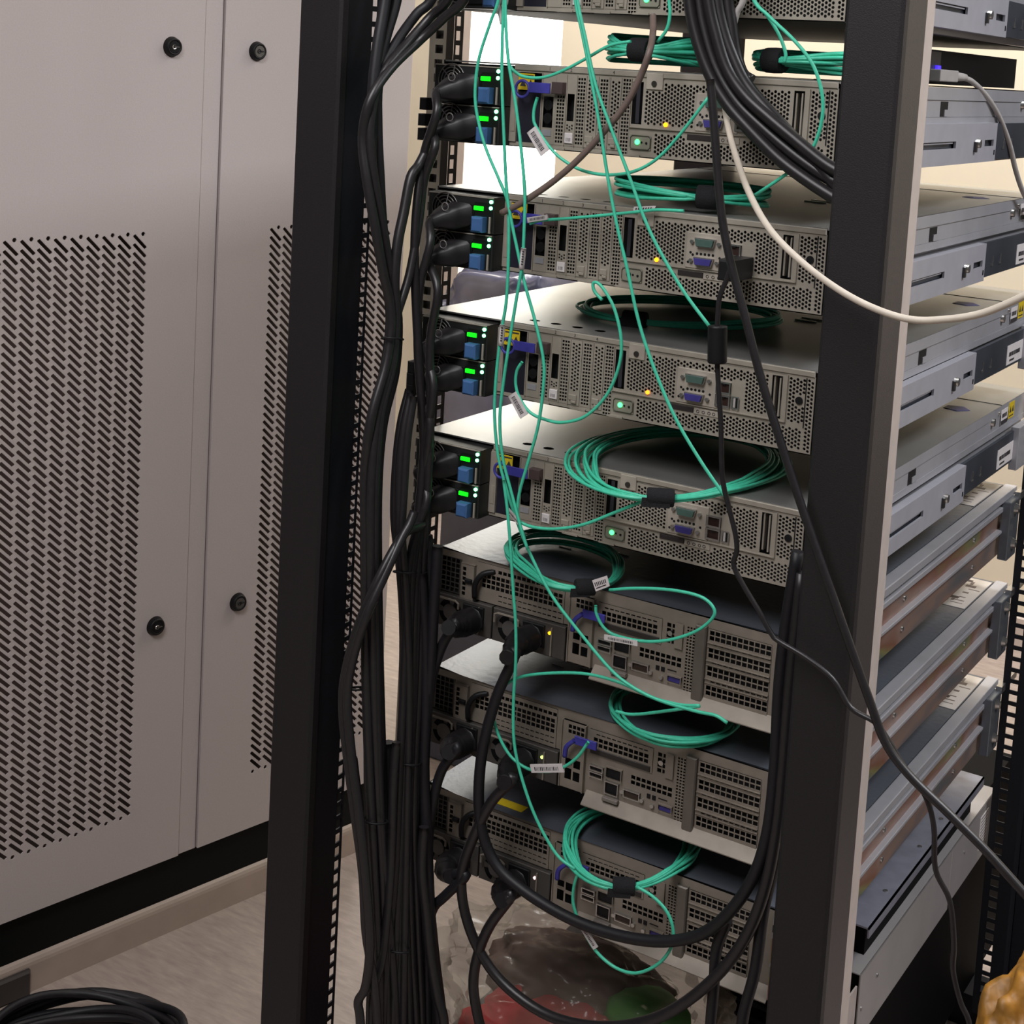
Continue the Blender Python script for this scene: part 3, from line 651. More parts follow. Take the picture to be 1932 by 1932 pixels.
    bx(334, 346, 9, 92, -5, 0, c=1.2).build('riser_pillar', mat('pillar_grey', (112, 105, 98), 0.4, 0.4), root)
    m = MB(); regs = []
    rows = [(12, 23), (30, 41), (49, 60), (69, 80)]
    for i, (a, b_) in enumerate(rows):
        regs.append((348, 414, a, b_))
        if i: regs.append((352, 414, a - 5.5, a - 2.5))
    fill(m, 347, 414, 11, 83, regs, -0.001)
    for i, (a, b_) in enumerate(rows):
        perf(m, 348, 414, a, b_, 6.0, 5.5, 2.5, 2.3, sq=True, y=-0.001)
        if i: perf(m, 352, 414, a - 5.5, a - 2.5, y=-0.001, **sl)
    for a in (24.5, 43, 62): bx(347, 414, a, a + 0.7, -3, 0, m); bx(347, 414, a + 4.6, a + 5.1, -2.4, 0, m)
    m.build('riser_grid', GP, root)
    m = MB(); m.v += [(0.222, 0, -0.082), (0.44, 0, -0.082), (0.44, -0.012, -0.0935), (0.222, -0.012, -0.0935), (0.44, -0.012, -0.0945), (0.222, -0.012, -0.0945)]; m.f += [(0, 1, 2, 3), (3, 2, 4, 5)]
    m.build('bottom_lip', GP, root)
    bx(244, 262, 80, 84, -8, -3, c=.5).build('info_tag', mat('tag_grey', (120, 112, 106), 0.5), root)
    psu_b(root, 22, 96, 43, 0); ps2 = psu_b(root, 98, 188, 120, 1)
    return root
protoB = server_b()
SB = [(-0.5345, 0.99, 'grid-backed server highest of three, teal coil and loop on its glossy lid, orange light'),
      (-0.6715, 0.99, 'middle one of the three grid-backed servers, teal coil without strap on its lid'),
      (-0.8085, 0.97, 'lowest server of all, grid-backed, yellow sticker on its lid')]
SBO = []
for i, (z, sc, lab) in enumerate(SB):
    o = protoB if i == 0 else copy_tree(protoB)
    o.location = (0, 0.01, z); o.scale = (1, 1, sc); tag(o, lab, 'server', 'square-grid-backed rack servers'); SBO.append(o)
a_ = ATZ(934, 1513, -0.8085); b_ = ATZ(975, 1530, -0.8085)
for c in find(SBO[1], 'status_light'): relight(c, mat('green_dim_led', (190, 230, 120), emit=((200, 240, 120), 2)))
for c in find(SBO[2], 'status_light'): relight(c, mat('pink_dim_led', (230, 190, 190), emit=((240, 200, 200), 1.5)))
MB().box(0.105, 0.140, 0.008, 0.022, 0.0003, 0.0006).build('yellow_sticker', YELL, SBO[2])

# ================================================================== SLIDE RAILS (right side)
def rail_a():
    root = empty('slide_rail')
    m = MB()
    X0, X1 = 0.4625, 0.465
    def q(y0, y1, z0, z1): m.box(X0, X1, y0, y1, z0, z1)
    zT, zB = -0.0390, -0.0830
    q(0.0, 0.457, zT - 0.019, zT); q(0.0, 0.457, zB, zB + 0.0175)
    q(0.0, 0.174, zB + 0.0175, zT - 0.019); q(0.297, 0.409, zB + 0.0175, zT - 0.019); q(0.446, 0.457, zB + 0.0175, zT - 0.019)
    m.box(0.455, X0, 0.0, 0.457, zT - 0.0015, zT); m.box(0.455, X0, 0, 0.457, zB, zB + 0.0015)
    pl = m.build('mount_plate', G_RAIL, root)
    MB().box(0.4565, 0.460, 0.0, 0.72, -0.0815, -0.0400).build('inner_channel', G_DRAIL, root)
    MB().cyl((X1, 0.375, -0.0615), 0.0048, 0.005, 'x', 14).build('pan_screw', CHROME, pl, True)
    MB().box(X1, X1 + 0.003, 0.365, 0.371, -0.071, -0.0595).build('stop_tab', mat('tab_dark', (70, 68, 66), 0.4, .6), pl)
    MB().box(X1, X1 + 0.0006, 0.449, 0.452, -0.0755, -0.070).build('stamp_mark', DARK2, pl)
    m = MB().box(X0 - 0.001, X0 + 0.001, 0.190, 0.290, -0.0605, -0.0590); m.build('slot_lip', G_RAIL, pl)
    t = MB().box(0.460, 0.4606, 0.619, 0.700, -0.078, -0.053).build('barcode_label', PAPER, root)
    q_ = MB(); barcode_x(q_, 0.4606, 0.628, 0.682, -0.068, -0.0625, 8); q_.box(0.4606, 0.4608, 0.632, 0.655, -0.0745, -0.072); q_.build('label_print', INK, t)
    for yy in (0.505, 0.540):
        m = MB(); m.box(0.460, 0.461, yy, yy + 0.004, -0.069, -0.058); m.box(0.460, 0.4614, yy - 0.004, yy + 0.004, -0.070, -0.068); m.build('rail_catch', CHROME, root)
    m = MB().box(0.4565, 0.4675, 0.695, 0.760, -0.093, -0.035); m.build('front_bracket', G_SIDE, root, bevel=0.001)
    return root
pr = rail_a()
for i, (z, sc, lab) in enumerate(SA):
    o = pr if i == 0 else copy_tree(pr); o.location = (0, 0, (0.142, 0.0, -0.1405, -0.270, -0.406)[i]); o.scale = (1, 1, 1)
    tag(o, 'grey sheet-metal slide rail on the right side of the ' + ['topmost', 'second', 'third', 'fourth', 'lowest'][i] + ' honeycomb server', 'rail', 'grey slide rails of the honeycomb servers')
# zinc rails with rainbow sheen
def rainbow():
    m = bpy.data.materials.new('rainbow_zinc'); m.use_nodes = True; nt = m.node_tree; b = nt.nodes['Principled BSDF']
    tc = nt.nodes.new('ShaderNodeTexCoord'); mp = nt.nodes.new('ShaderNodeMapping'); mp.inputs['Scale'].default_value = (1, 3.2, 9); nt.links.new(tc.outputs['Object'], mp.inputs[0])
    nz = nt.nodes.new('ShaderNodeTexNoise'); nz.inputs['Scale'].default_value = 1.7; nz.inputs['Detail'].default_value = 2; nt.links.new(mp.outputs[0], nz.inputs['Vector'])
    r = nt.nodes.new('ShaderNodeValToRGB'); e = r.color_ramp.elements
    cols = [(0.30, (120, 122, 126)), (0.42, (168, 140, 128)), (0.5, (150, 106, 88)), (0.57, (150, 146, 98)), (0.64, (120, 128, 118)), (0.75, (140, 140, 146))]
    e[0].position = cols[0][0]; e[0].color = lin(cols[0][1]); e[1].position = cols[-1][0]; e[1].color = lin(cols[-1][1])
    for p_, c in cols[1:-1]: x = e.new(p_); x.color = lin(c)
    nt.links.new(nz.outputs['Fac'], r.inputs[0]); nt.links.new(r.outputs[0], b.inputs['Base Color'])
    b.inputs['Metallic'].default_value = 0.6; b.inputs['Roughness'].default_value = 0.42
    return m
RBW = rainbow()
def rail_b():
    root = empty('telescopic_rail')
    m = MB().box(0.4405, 0.456, 0.0, 0.76, -0.0105, -0.0003); m.build('upper_rib', G_SIDE, root, bevel=0.001)
    MB().box(0.4405, 0.4455, 0, 0.76, -0.0175, -0.0105).build('upper_groove', mat('groove_dark', (44, 50, 54), 0.4, .5), root)
    m = MB().box(0.4405, 0.4545, 0.0, 0.80, -0.0245, -0.0178); m.build('middle_rib', G_SIDE, root, bevel=0.0008)
    ft = MB(); ft.box(0.4405, 0.4485, 0.0, 0.72, -0.0495, -0.0245); ft.box(0.4405, 0.4485, 0.0, 0.72, -0.088, -0.0538); body = ft.build('rail_body', RBW, root)
    m = MB().box(0.4405, 0.4555, 0.0, 0.74, -0.0538, -0.0495); m.build('centre_ridge', G_SIDE, root, bevel=0.0008)
    for yy, zz in ((0.587, -0.037), (0.590, -0.073), (0.309, -0.037), (0.310, -0.073), (0.215, -0.038), (0.215, -0.076)):
        MB().cyl((0.4485, yy, zz), 0.0028, 0.002, 'x', 10).build('rivet', CHROME, body, True)
    m = MB().box(0.4520, 0.4650, 0.700, 0.745, -0.090, -0.010)
    br = m.build('front_bracket', mat('bracket_steel', (120, 126, 134), 0.35, 0.7), root, bevel=0.0015)
    for zz in (-0.022, -0.070): MB().cyl((0.465, 0.722, zz), 0.0075, 0.005, 'x', 14, 0.0055).build('bracket_screw', CHROME, br, True)
    MB().box(0.4580, 0.466, 0.74, 0.82, -0.014, -0.004).build('bracket_tongue', CHROME, br)
    return root
pb = rail_b()
for i, (z, sc, lab) in enumerate(SB):
    o = pb if i == 0 else copy_tree(pb); o.location = (0, 0, z)
    tag(o, 'zinc telescopic rail with rainbow sheen beside the ' + ['highest', 'middle', 'lowest'][i] + ' grid-backed server', 'rail', 'rainbow zinc telescopic rails')
# angle rail and big shelf bracket under the last rail
tb = tag(empty('angle_rail', (0, 0, 0)), 'grey-lilac angle rail with open dark end under the lowest rainbow rail', 'rail')
m = MB()
x0, x1, z1 = 0.400, 0.4542, -0.9452
m.box(x0, x1, 0.270, 0.74, z1 - 0.002, z1); m.box(x1 - 0.002, x1, 0.270, 0.74, z1 - 0.0125, z1)
m.build('angle_plate', mat('angle_lilac_grey', (140, 142, 156), 0.4, 0.4), tb)
MB().box(x0, x1 - 0.010, 0.290, 0.72, -0.992, z1 - 0.002).build('gap_shade_box', DARK, tb)  # dark box standing for the shade in the gap under the plate
q = MB()
for yy in (0.58, 0.49, 0.36): q.cyl((x1 - 0.012, yy, z1), 0.0028, 0.0012, 'z', 10)
q.build('plate_rivets', CHROME, tb)
sh = tag(empty('support_shelf', (0, 0, 0)), 'long folded grey steel shelf bracket under all servers at lower right', 'shelf')
m = MB(); X = 0.4555
zt0 = -0.9905
m.box(0.405, X, 0.250, 0.815, zt0 - 0.002, zt0); m.box(X - 0.0025, X, 0.250, 0.60, zt0 - 0.084, zt0); m.box(X - 0.0025, X, 0.60, 0.815, zt0 - 0.078, zt0)
m.build('shelf_side', mat('shelf_grey', (160, 156, 156), 0.45, 0.3, 0.04, 20), sh, bevel=0.0012)
MB().box(X - 0.004, X - 0.002, 0.05, 0.246, zt0 - 0.095, zt0 - 0.012).build('shelf_end_piece', mat('shelf_end_light', (176, 164, 160), 0.5), sh)
t_ = MB().box(X, X + 0.0005, 0.735, 0.775, zt0 - 0.060, zt0 - 0.012).build('shelf_label', PAPER, sh)
q = MB()
for k in range(9): q.box(X + 0.0005, X + 0.0007, 0.739, 0.771, zt0 - 0.056 + 0.005 * k, zt0 - 0.0545 + 0.005 * k)
q.build('label_print', mat('print_grey', (110, 104, 104)), t_)
for yy, zz in ((0.31, -0.03), (0.26, -0.045), (0.66, -0.03)): MB().cyl((X, yy, zt0 + zz), 0.0022, 0.0012, 'x', 8).build('shelf_rivet', CHROME, sh)


# ================================================================== CORDS AND CABLES
def ycab(px):
    if px < 700: return -0.14
    if px < 800: return -0.14 + (px - 700) / 100 * 0.075
    return -0.065
def path(pts, y=None, dy=0.0):
    out = []; pts = list(pts)
    if pts[0][1] < 0: pts = [(pts[0][0] + (pts[0][0] - pts[1][0]) * 1.5, -330) + tuple(pts[0][2:]), (pts[0][0] + (pts[0][0] - pts[1][0]) * 0.8, -140) + tuple(pts[0][2:])] + pts
    if pts[-1][1] >= 1925: pts = pts + [(pts[-1][0], 2060) + tuple(pts[-1][2:])]
    for p_ in pts:
        yy = p_[2] if len(p_) > 2 else (y if y is not None else ycab(p_[0]))
        out.append(AT(p_[0], p_[1], yy + dy))
    return out
def cable(name, pts, r, m_, label, cat='cable', group=None, y=None, dy=0.0, sides=8, parent=None, sub=6):
    o = MB().tube(path(pts, y, dy), r, sides, sub=sub).build(name, m_, parent, True)
    if not parent: tag(o, label, cat, group)
    return o
# --- power cords from the honeycomb servers' supplies
def iec(root, u, v, z, yb, sc=1.0, ang=0.0, text=None):
    """moulded plug whose nose is at (u, v) of the server whose top is z"""
    P = Vector((u * mm, yb, z - v * mm))
    m = MB()
    L = 0.028
    secs = [(0, 0.0145, 0.0125), (L * .55, 0.0145, 0.0125), (L * .75, 0.0125, 0.0105), (L, 0.008, 0.008), (L * 1.3, 0.0048, 0.0048)]
    rot = Matrix.Rotation(ang, 3, 'Y')
    n0 = len(m.v); N = 12
    for d, a, b in secs:
        for i in range(N):
            t = 2 * math.pi * i / N; cx = abs(math.cos(t)) ** 0.5 * (1 if math.cos(t) > 0 else -1) * a; cz = abs(math.sin(t)) ** 0.5 * (1 if math.sin(t) > 0 else -1) * b
            # body leans left and down as it leaves the socket
            q_ = rot @ Vector((cx, 0, cz))
            m.v.append(tuple(P + Vector((-d * 0.55, -d * 0.75, -d * 0.25)) + q_))
    for k in range(len(secs) - 1):
        for i in range(N):
            m.f.append((n0 + k * N + i, n0 + k * N + (i + 1) % N, n0 + (k + 1) * N + (i + 1) % N, n0 + (k + 1) * N + i))
    m.f.append(tuple(n0 + i for i in range(N))); m.f.append(tuple(n0 + (len(secs) - 1) * N + i for i in range(N)))
    o = m.build('plug', PLUG, root, True)
    g = MB(); e = P + Vector((-L * 0.3, -L * 0.5, 0.006))
    g.torus(tuple(e + Vector((0.002, -0.006, 0.002))), 0.0042, 0.0006, 'y', 10, 4); g.build('plug_mark', mat('mark_grey', (110, 106, 106), 0.4), o)
    return P + Vector((-L * 1.3 * 0.55, -L * 1.3 * 0.75, -L * 1.3 * 0.25))
psu_paths = [
    # (server index, psu 0/1, pixel path after the plug)
    (1, 0, [(838, 195), (818, 225), (800, 290), (787, 380), (782, 480), (786, 600), (793, 720), (800, 830), (790, 960), (776, 1080), (770, 1300), (762, 1500), (765, 1700), (772, 1932)], 'top'),
    (1, 1, [(842, 262), (815, 290), (800, 340), (790, 420), (772, 520), (748, 600), (738, 680), (712, 790), (700, 920), (700, 1100), (706, 1300), (712, 1500), (722, 1700), (730, 1932)], 'bottom'),
    (2, 0, [(830, 440), (806, 470), (792, 540), (788, 650), (795, 760), (800, 860), (795, 980), (783, 1120), (778, 1330), (770, 1560), (776, 1780), (785, 1932)], 'top'),
    (2, 1, [(838, 520), (820, 560), (812, 640), (812, 760), (810, 860), (803, 980), (795, 1120), (790, 1300), (780, 1500), (786, 1700), (796, 1932)], 'bottom'),
    (3, 0, [(828, 690), (812, 740), (803, 840), (797, 960), (778, 1080), (770, 1250), (762, 1450), (752, 1650), (745, 1800), (740, 1932)], 'top'),
    (3, 1, [(820, 775), (806, 810), (800, 900), (790, 1010), (785, 1200), (776, 1400), (768, 1600), (756, 1800), (752, 1932)], 'bottom'),
    (4, 0, [(822, 915), (800, 950), (786, 1000), (768, 1090), (763, 1250), (754, 1450), (745, 1650), (730, 1800), (722, 1932)], 'top'),
    (4, 1, [(815, 975), (792, 1000), (760, 1010), (715, 1090), (676, 1180), (651, 1270), (646, 1340), (655, 1430), (668, 1530), (684, 1650), (690, 1760), (705, 1850), (712, 1932)], 'bottom'),
]
names_srv = {1: 'second', 2: 'third', 3: 'fourth', 4: 'fifth'}
for si, pi, pts, wh in psu_paths:
    z, sc, _ = SA[si]
    r_ = empty('power_cord', (0, 0, 0)); tag(r_, 'black power cord plugged into the %s power supply of the %s server from the top' % ('upper' if pi == 0 else 'lower', names_srv[si]), 'power cord', 'power cords of the honeycomb servers')
    v = (24 if pi == 0 else 63) * sc
    e = iec(r_, 49, v, z, -0.026)
    P = [e + Vector((0.006, 0.008, 0.002)), e] + path(pts[0:], None)
    P[2:] = [AT(pts[1][0] + 6, pts[1][1] - 12, -0.068)] + path(pts[2:], None, -0.016 if (si, pi) == (4, 1) else 0.0)
    MB().tube(P, 0.0046, 10).build('cord', CORD, r_, True)
# --- dark plug bodies in the topmost server
# --- loose strands of the left bundle
bundle = [
    ([(880, -10), (840, 32), (790, 78), (735, 132), (698, 190), (684, 260), (692, 340), (708, 430), (722, 510), (738, 590), (730, 680), (700, 790), (688, 900), (690, 1050), (690, 1250), (696, 1450), (705, 1650), (715, 1850), (716, 1932)], CORD, 0.0052, 0),
    ([(850, -10), (812, 32), (770, 80), (728, 130), (706, 190), (698, 260), (706, 340), (722, 430), (735, 510), (748, 590), (742, 680), (716, 790), (704, 900), (702, 1050), (704, 1250), (710, 1450), (716, 1650), (728, 1850), (730, 1932)], CORD, 0.0052, 0.004),
    ([(818, -10), (785, 28), (745, 85), (715, 150), (712, 240), (716, 330), (722, 430), (736, 520), (750, 600), (745, 700), (722, 800), (712, 920), (712, 1100), (716, 1300), (722, 1500), (728, 1700), (738, 1932)], CORD2, 0.0055, 0.012),
    ([(750, -10), (728, 70), (712, 140), (705, 220), (708, 330), (720, 430), (730, 530), (742, 600), (735, 700), (708, 800), (695, 920), (694, 1100), (700, 1300), (706, 1500), (718, 1700), (724, 1932)], CORD2, 0.0060, 0.016),
    ([(728, -10), (712, 90), (703, 180), (700, 300), (710, 420), (728, 520), (738, 600), (728, 690), (706, 780), (694, 880), (690, 1000), (692, 1200), (696, 1400), (698, 1600), (704, 1800), (700, 1932)], CORD2, 0.0062, 0.010),
    ([(802, 290), (790, 312), (775, 335), (762, 400), (750, 460), (744, 530), (747, 600), (740, 690), (718, 780), (708, 880), (706, 1000), (708, 1200), (712, 1400), (720, 1600), (738, 1800), (745, 1932)], CORD, 0.0055, 0.0),
    ([(772, 735), (756, 800), (747, 880), (744, 980), (755, 1080), (761, 1200), (757, 1400), (747, 1600), (740, 1780), (734, 1932)], CORD, 0.0046, 0.006),
    ([(776, 742), (762, 810), (754, 890), (753, 1000), (764, 1120), (768, 1300), (760, 1500), (752, 1700), (748, 1932)], CORD, 0.0046, 0.0),
    ([(780, 748), (768, 830), (762, 920), (758, 1010), (766, 1130), (772, 1300), (768, 1500), (764, 1700), (760, 1932)], CORD, 0.0046, -0.004),
    ([(782, 965), (772, 990), (758, 1015), (728, 1080), (690, 1165), (664, 1250), (655, 1320), (664, 1430), (678, 1540), (690, 1660), (698, 1780), (690, 1860), (676, 1890), (680, 1932)], CORD, 0.0048, -0.020),
    ([(795, 1080), (802, 1200), (804, 1320), (800, 1450), (806, 1600), (812, 1740), (818, 1840), (830, 1932)], CORD2, 0.0060, -0.002),
    ([(826, 1030), (822, 1090), (818, 1150), (814, 1230), (806, 1340), (800, 1460), (806, 1600)], CORD2, 0.0058, 0.0),
    ([(806, 1010), (812, 1080), (812, 1150), (808, 1260), (796, 1400), (792, 1520), (798, 1640), (804, 1760), (806, 1932)], CORD2, 0.0060, 0.006),
    ([(785, 1100), (788, 1300), (782, 1500), (776, 1650), (768, 1800), (764, 1932)], CORD2, 0.0062, 0.004),
    ([(770, 1100), (772, 1300), (764, 1500), (760, 1700), (756, 1932)], CORD2, 0.0062, 0.010),
    ([(664, 1430), (670, 1480), (678, 1540), (688, 1620), (696, 1750), (712, 1932)], CORD2, 0.0062, 0.014),
    ([(732, 1400), (734, 1500), (740, 1700), (736, 1932)], CORD2, 0.0062, 0.012),
    ([(748, 1400), (742, 1480), (736, 1650), (722, 1800), (704, 1870), (700, 1932)], CORD, 0.0048, -0.006),
    ([(800, 1560), (796, 1640), (804, 1720), (812, 1800), (826, 1880), (838, 1932)], CORD, 0.0055, -0.012),
]
for pts, m_, r, dy in bundle:
    cable('bundled_cord', pts, r, m_, 'black power cord running down in the thick bundle left of the servers', 'power cord', 'black cords bundled left of the servers', dy=dy)
# cable ties round the bundle
for k, (px, py, wpx) in enumerate(((738, 640, 34), (705, 1550, 46), (672, 1300, 30), (770, 1440, 44), (762, 1080, 40), (745, 1790, 60))):
    c = AT(px, py, ycab(px)); m = MB(); rx = wpx / 2 * 0.55 * mm * 0.9 + 0.002
    pts = [(c.x + rx * math.cos(t), c.y + 0.012 * math.sin(t) + 0.002, c.z + 0.003 * math.cos(t + 1)) for t in [2 * math.pi * i / 20 for i in range(21)]]
    m.tube(pts, 0.0012, 5, sub=1, cap=False); o = m.build('cable_tie', DARK2, None, True)
    tag(o, 'black cable tie on the left cords, ' + ['at the merge beside the fourth server', 'left strands, level with the lowest server', 'on the pair bulging left over the post', 'right strands beside the middle grid server', 'right strands beside the highest grid server', 'at the bottom of the photo'][k], 'cable tie')
# --- cords of the grid servers
def thing_cord(label, plug, pts, r=0.0056, m_=CORD2, y=-0.055):
    r_ = empty('power_cord'); tag(r_, label, 'power cord', 'thick power cords of the grid servers')
    u, v, z = plug
    P = Vector((u * mm, -0.010, z - v * mm))
    m = MB(); d = (AT(pts[0][0], pts[0][1], y) - P); d.normalize()
    m.tube([P + Vector((0.002, 0.006, 0)), P + Vector((0, -0.014, 0)), P + Vector((0, -0.02, 0)) + d * 0.012, P + Vector((0, -0.02, 0)) + d * 0.04], [0.0145] * 6 + [0.013] * 3 + [0.011] * 3 + [0.008] * 8, 10, sub=5); m.build('plug', PLUG, r_, True)
    Q = [P + Vector((0, -0.02, 0)) + d * 0.03] + path(pts, y)
    MB().tube(Q, r, 12).build('cord', m_, r_, True)
ZB = [s[0] for s in SB]
thing_cord('thick black cord looping from the highest grid server under all servers to the right post', (150, 66, ZB[0]),
    [(972, 1235), (935, 1320), (908, 1430), (905, 1540), (930, 1622), (985, 1678), (1080, 1735), (1180, 1768), (1270, 1775), (1345, 1750), (1410, 1675), (1446, 1580), (1462, 1450), (1470, 1300), (1483, 1180), (1505, 1040)], 0.0058)
thing_cord('thick black cord from the middle grid server right-hand supply making the lowest, widest loop', (150, 66, ZB[1]),
    [(968, 1470), (928, 1512), (893, 1580), (871, 1650), (878, 1725), (908, 1800), (960, 1865), (1040, 1918), (1140, 1938), (1240, 1920), (1330, 1862), (1400, 1780), (1442, 1680), (1466, 1560), (1478, 1440), (1492, 1270), (1512, 1080)], 0.0056, CORD)
thing_cord('thick black cord hanging from the lowest grid server right-hand supply', (150, 66, ZB[2]),
    [(965, 1690), (925, 1745), (902, 1800), (893, 1860), (905, 1932), (920, 1960)], 0.0056, CORD)
thing_cord('black cord dropping from the left-hand supply of the highest grid server', (75, 66, ZB[0]), [(862, 1175), (838, 1210), (820, 1260), (808, 1330), (800, 1480), (806, 1640), (820, 1800), (835, 1932)], 0.0054)
thing_cord('black cord dropping from the left-hand supply of the middle grid server', (75, 66, ZB[1]), [(866, 1410), (835, 1450), (818, 1510), (808, 1600), (812, 1740), (826, 1932)], 0.0054)
thing_cord('black cord dropping from the left-hand supply of the lowest grid server', (75, 66, ZB[2]), [(880, 1650), (840, 1690), (815, 1720), (805, 1800), (812, 1932)], 0.0054)
for k, (pts, lab) in enumerate((
    ([(1500, 1120), (1488, 1300), (1478, 1480), (1462, 1620), (1440, 1720), (1425, 1830), (1400, 1932)], 'black cord hugging the right post down to the lower edge'),
    ([(1372, 1735), (1352, 1790), (1347, 1860), (1340, 1945)], 'short black cord hanging straight below the crossing of the two big loops'))):
    cable('hanging_cord', pts, 0.0058, CORD2, lab, 'power cord', y=-0.045)
# --- upper right black bundle
for k, pts in enumerate(([(1300, -10), (1312, 60), (1335, 130), (1368, 190), (1410, 240), (1470, 300), (1530, 345), (1585, 380)],
            [(1318, -10), (1330, 60), (1352, 130), (1388, 190), (1432, 235), (1490, 285), (1545, 325), (1590, 350)],
            [(1336, -10), (1350, 60), (1372, 130), (1405, 180), (1450, 222), (1505, 268), (1555, 308), (1592, 330)],
            [(1352, -10), (1366, 60), (1388, 120), (1412, 165), (1455, 215), (1515, 280), (1560, 330), (1590, 365)])):
    cable('sweeping_cord', pts, 0.0060, CORD, ['lowest and leftmost', 'second from lowest', 'third from lowest', 'uppermost'][k] + ' black cord of the bundle sweeping behind the right post', 'power cord', 'black cords sweeping to the right post at the top', y=-0.062 + 0.006 * (k % 2))
cable('sweeping_cord', [(1372, -10), (1380, 50), (1388, 100), (1400, 138), (1418, 152)], 0.0058, CORD, 'short black cord with a stub end beside the sweeping bundle', 'power cord', y=-0.05)
cable('long_black_cable', [(1340, 150), (1347, 230), (1352, 300), (1362, 410), (1380, 500), (1404, 590), (1432, 700), (1470, 825), (1514, 960), (1566, 1110), (1608, 1230), (1640, 1320), (1670, 1400), (1715, 1462), (1790, 1535), (1860, 1605), (1950, 1705)], 0.0037, CORD, 'long black cable falling diagonally across the right post to the right edge', 'cable', y=-0.145)
fc = tag(empty('ferrite_cable'), 'thin black cable with a ferrite bead, from the third server port over the right post', 'cable')
MB().tube(path([(1378, 505), (1372, 525), (1358, 560), (1354, 600), (1353, 650), (1354, 700), (1360, 800), (1363, 900), (1376, 960), (1388, 1010), (1390, 1040), (1384, 1065), (1400, 1100), (1430, 1150), (1455, 1195), (1470, 1210), (1520, 1240), (1570, 1280), (1605, 1335), (1650, 1362), (1672, 1390), (1705, 1445), (1745, 1500), (1762, 1560), (1765, 1640), (1792, 1700), (1800, 1780), (1798, 1830), (1812, 1890), (1830, 1940)], -0.135), 0.0024, 8).build('cord', CORD, fc, True)
c0, c1 = AT(1354, 618, -0.135), AT(1353, 682, -0.135)
d_ = (c1 - c0); MB().tube([c0 - d_ * 0.04, c0, c0 + d_ * 0.5, c1, c1 + d_ * 0.04], [0.005, 0.0078, 0.0085, 0.0085, 0.0085, 0.0085, 0.0085, 0.0085, 0.0085, 0.0085, 0.0078, 0.006], 12, sub=3).build('ferrite_bead', DARK2, fc, True)
a = AT(1380, 520, -0.03); MB().cbox(a.x - 0.008, a.x + 0.009, -0.045, -0.002, a.z - 0.004, a.z + 0.016, 0.002).build('plug', PLUG, fc)
# --- ivory, grey and taupe cables
cable('ivory_cable', [(1366, 188, -0.03), (1374, 240, -0.06), (1390, 300, -0.09), (1414, 365, -0.12), (1452, 432, -0.15), (1510, 492, -0.165), (1580, 545, -0.165), (1650, 582, -0.165), (1720, 603, -0.165), (1790, 602, -0.165), (1850, 592, -0.165), (1900, 573, -0.165), (1950, 550, -0.165)], 0.0030, WHITEC, 'ivory network cable swooping across the right post', 'cable')
cable('ivory_cable', [(1404, -10), (1390, 25), (1383, 60), (1386, 90), (1390, 120)], 0.0030, GREYC, 'short pale grey cable dropping beside the black bundle at the top', 'cable', y=-0.045)
cable('taupe_cable', [(1232, 30, -0.012), (1232, 60, -0.03), (1226, 95), (1208, 145), (1180, 198), (1140, 248), (1090, 302), (1040, 345), (985, 382), (946, 402)], 0.0034, BROWNC, 'taupe cable running diagonally from top centre down to the left', 'cable', y=-0.06)
for k, pts in enumerate(([(944, -10), (941, 10), (945, 30), (948, 45)], [(955, -10), (952, 10), (950, 30), (951, 45)])):
    cable('grey_boot', pts, 0.0026, GREYC, ['left', 'right'][k] + ' pale grey cable boot at the very top above the teal cables', 'cable', 'pale grey boots at the top', y=-0.05)
# usb style adapter and grey patch cord on the black switch
sw = tag(empty('network_switch', (0, 0, 0)), 'black network switch lying on the second server, seen right of the post', 'switch')
MB().cbox(0.352, 0.437, 0.27, 0.625, 0.0015, 0.038, 0.001).build('case', mat('switch_black', (7, 6, 8), 0.6, spec=0.15), sw)
MB().box(0.437, 0.440, 0.255, 0.30, 0.004, 0.036).build('port_block', mat('port_dark_metal', (60, 56, 56), 0.4, 0.5), sw)
p1 = ATX(1771, 131, 0.442); MB().box(0.440, 0.4425, p1.y - 0.006, p1.y + 0.006, p1.z - 0.004, p1.z + 0.004).build('link_light', BLUL, sw)
gc = tag(empty('grey_patch_cord'), 'pale grey patch cord plugged into the black switch, arching down the right edge', 'cable')
g0, g1, g2 = ATX(1764, 142, 0.452), ATX(1798, 144, 0.452), ATX(1820, 146, 0.452)
mbx = MB(); mbx.box(0.446, 0.458, g0.y, g1.y, g1.z - 0.0062, g1.z + 0.0062); mbx.build('plug', mat('plug_clear_grey', (170, 166, 164), 0.3), gc, bevel=0.001)
MB().tube([g1, (g1 + g2) / 2, g2], [0.0052, 0.0048, 0.004, 0.0035], 10, sub=1).build('boot', GREYC, gc, True)
MB().tube([ATX(x_, y_, 0.452 + dx) for x_, y_, dx in ((1815, 146, 0), (1834, 154, 0.001), (1860, 180, 0.003), (1884, 218, 0.006), (1904, 270, 0.01), (1916, 320, 0.012), (1930, 362, 0.014), (1950, 400, 0.014))], 0.0031, 10).build('cord', GREYC, gc, True)
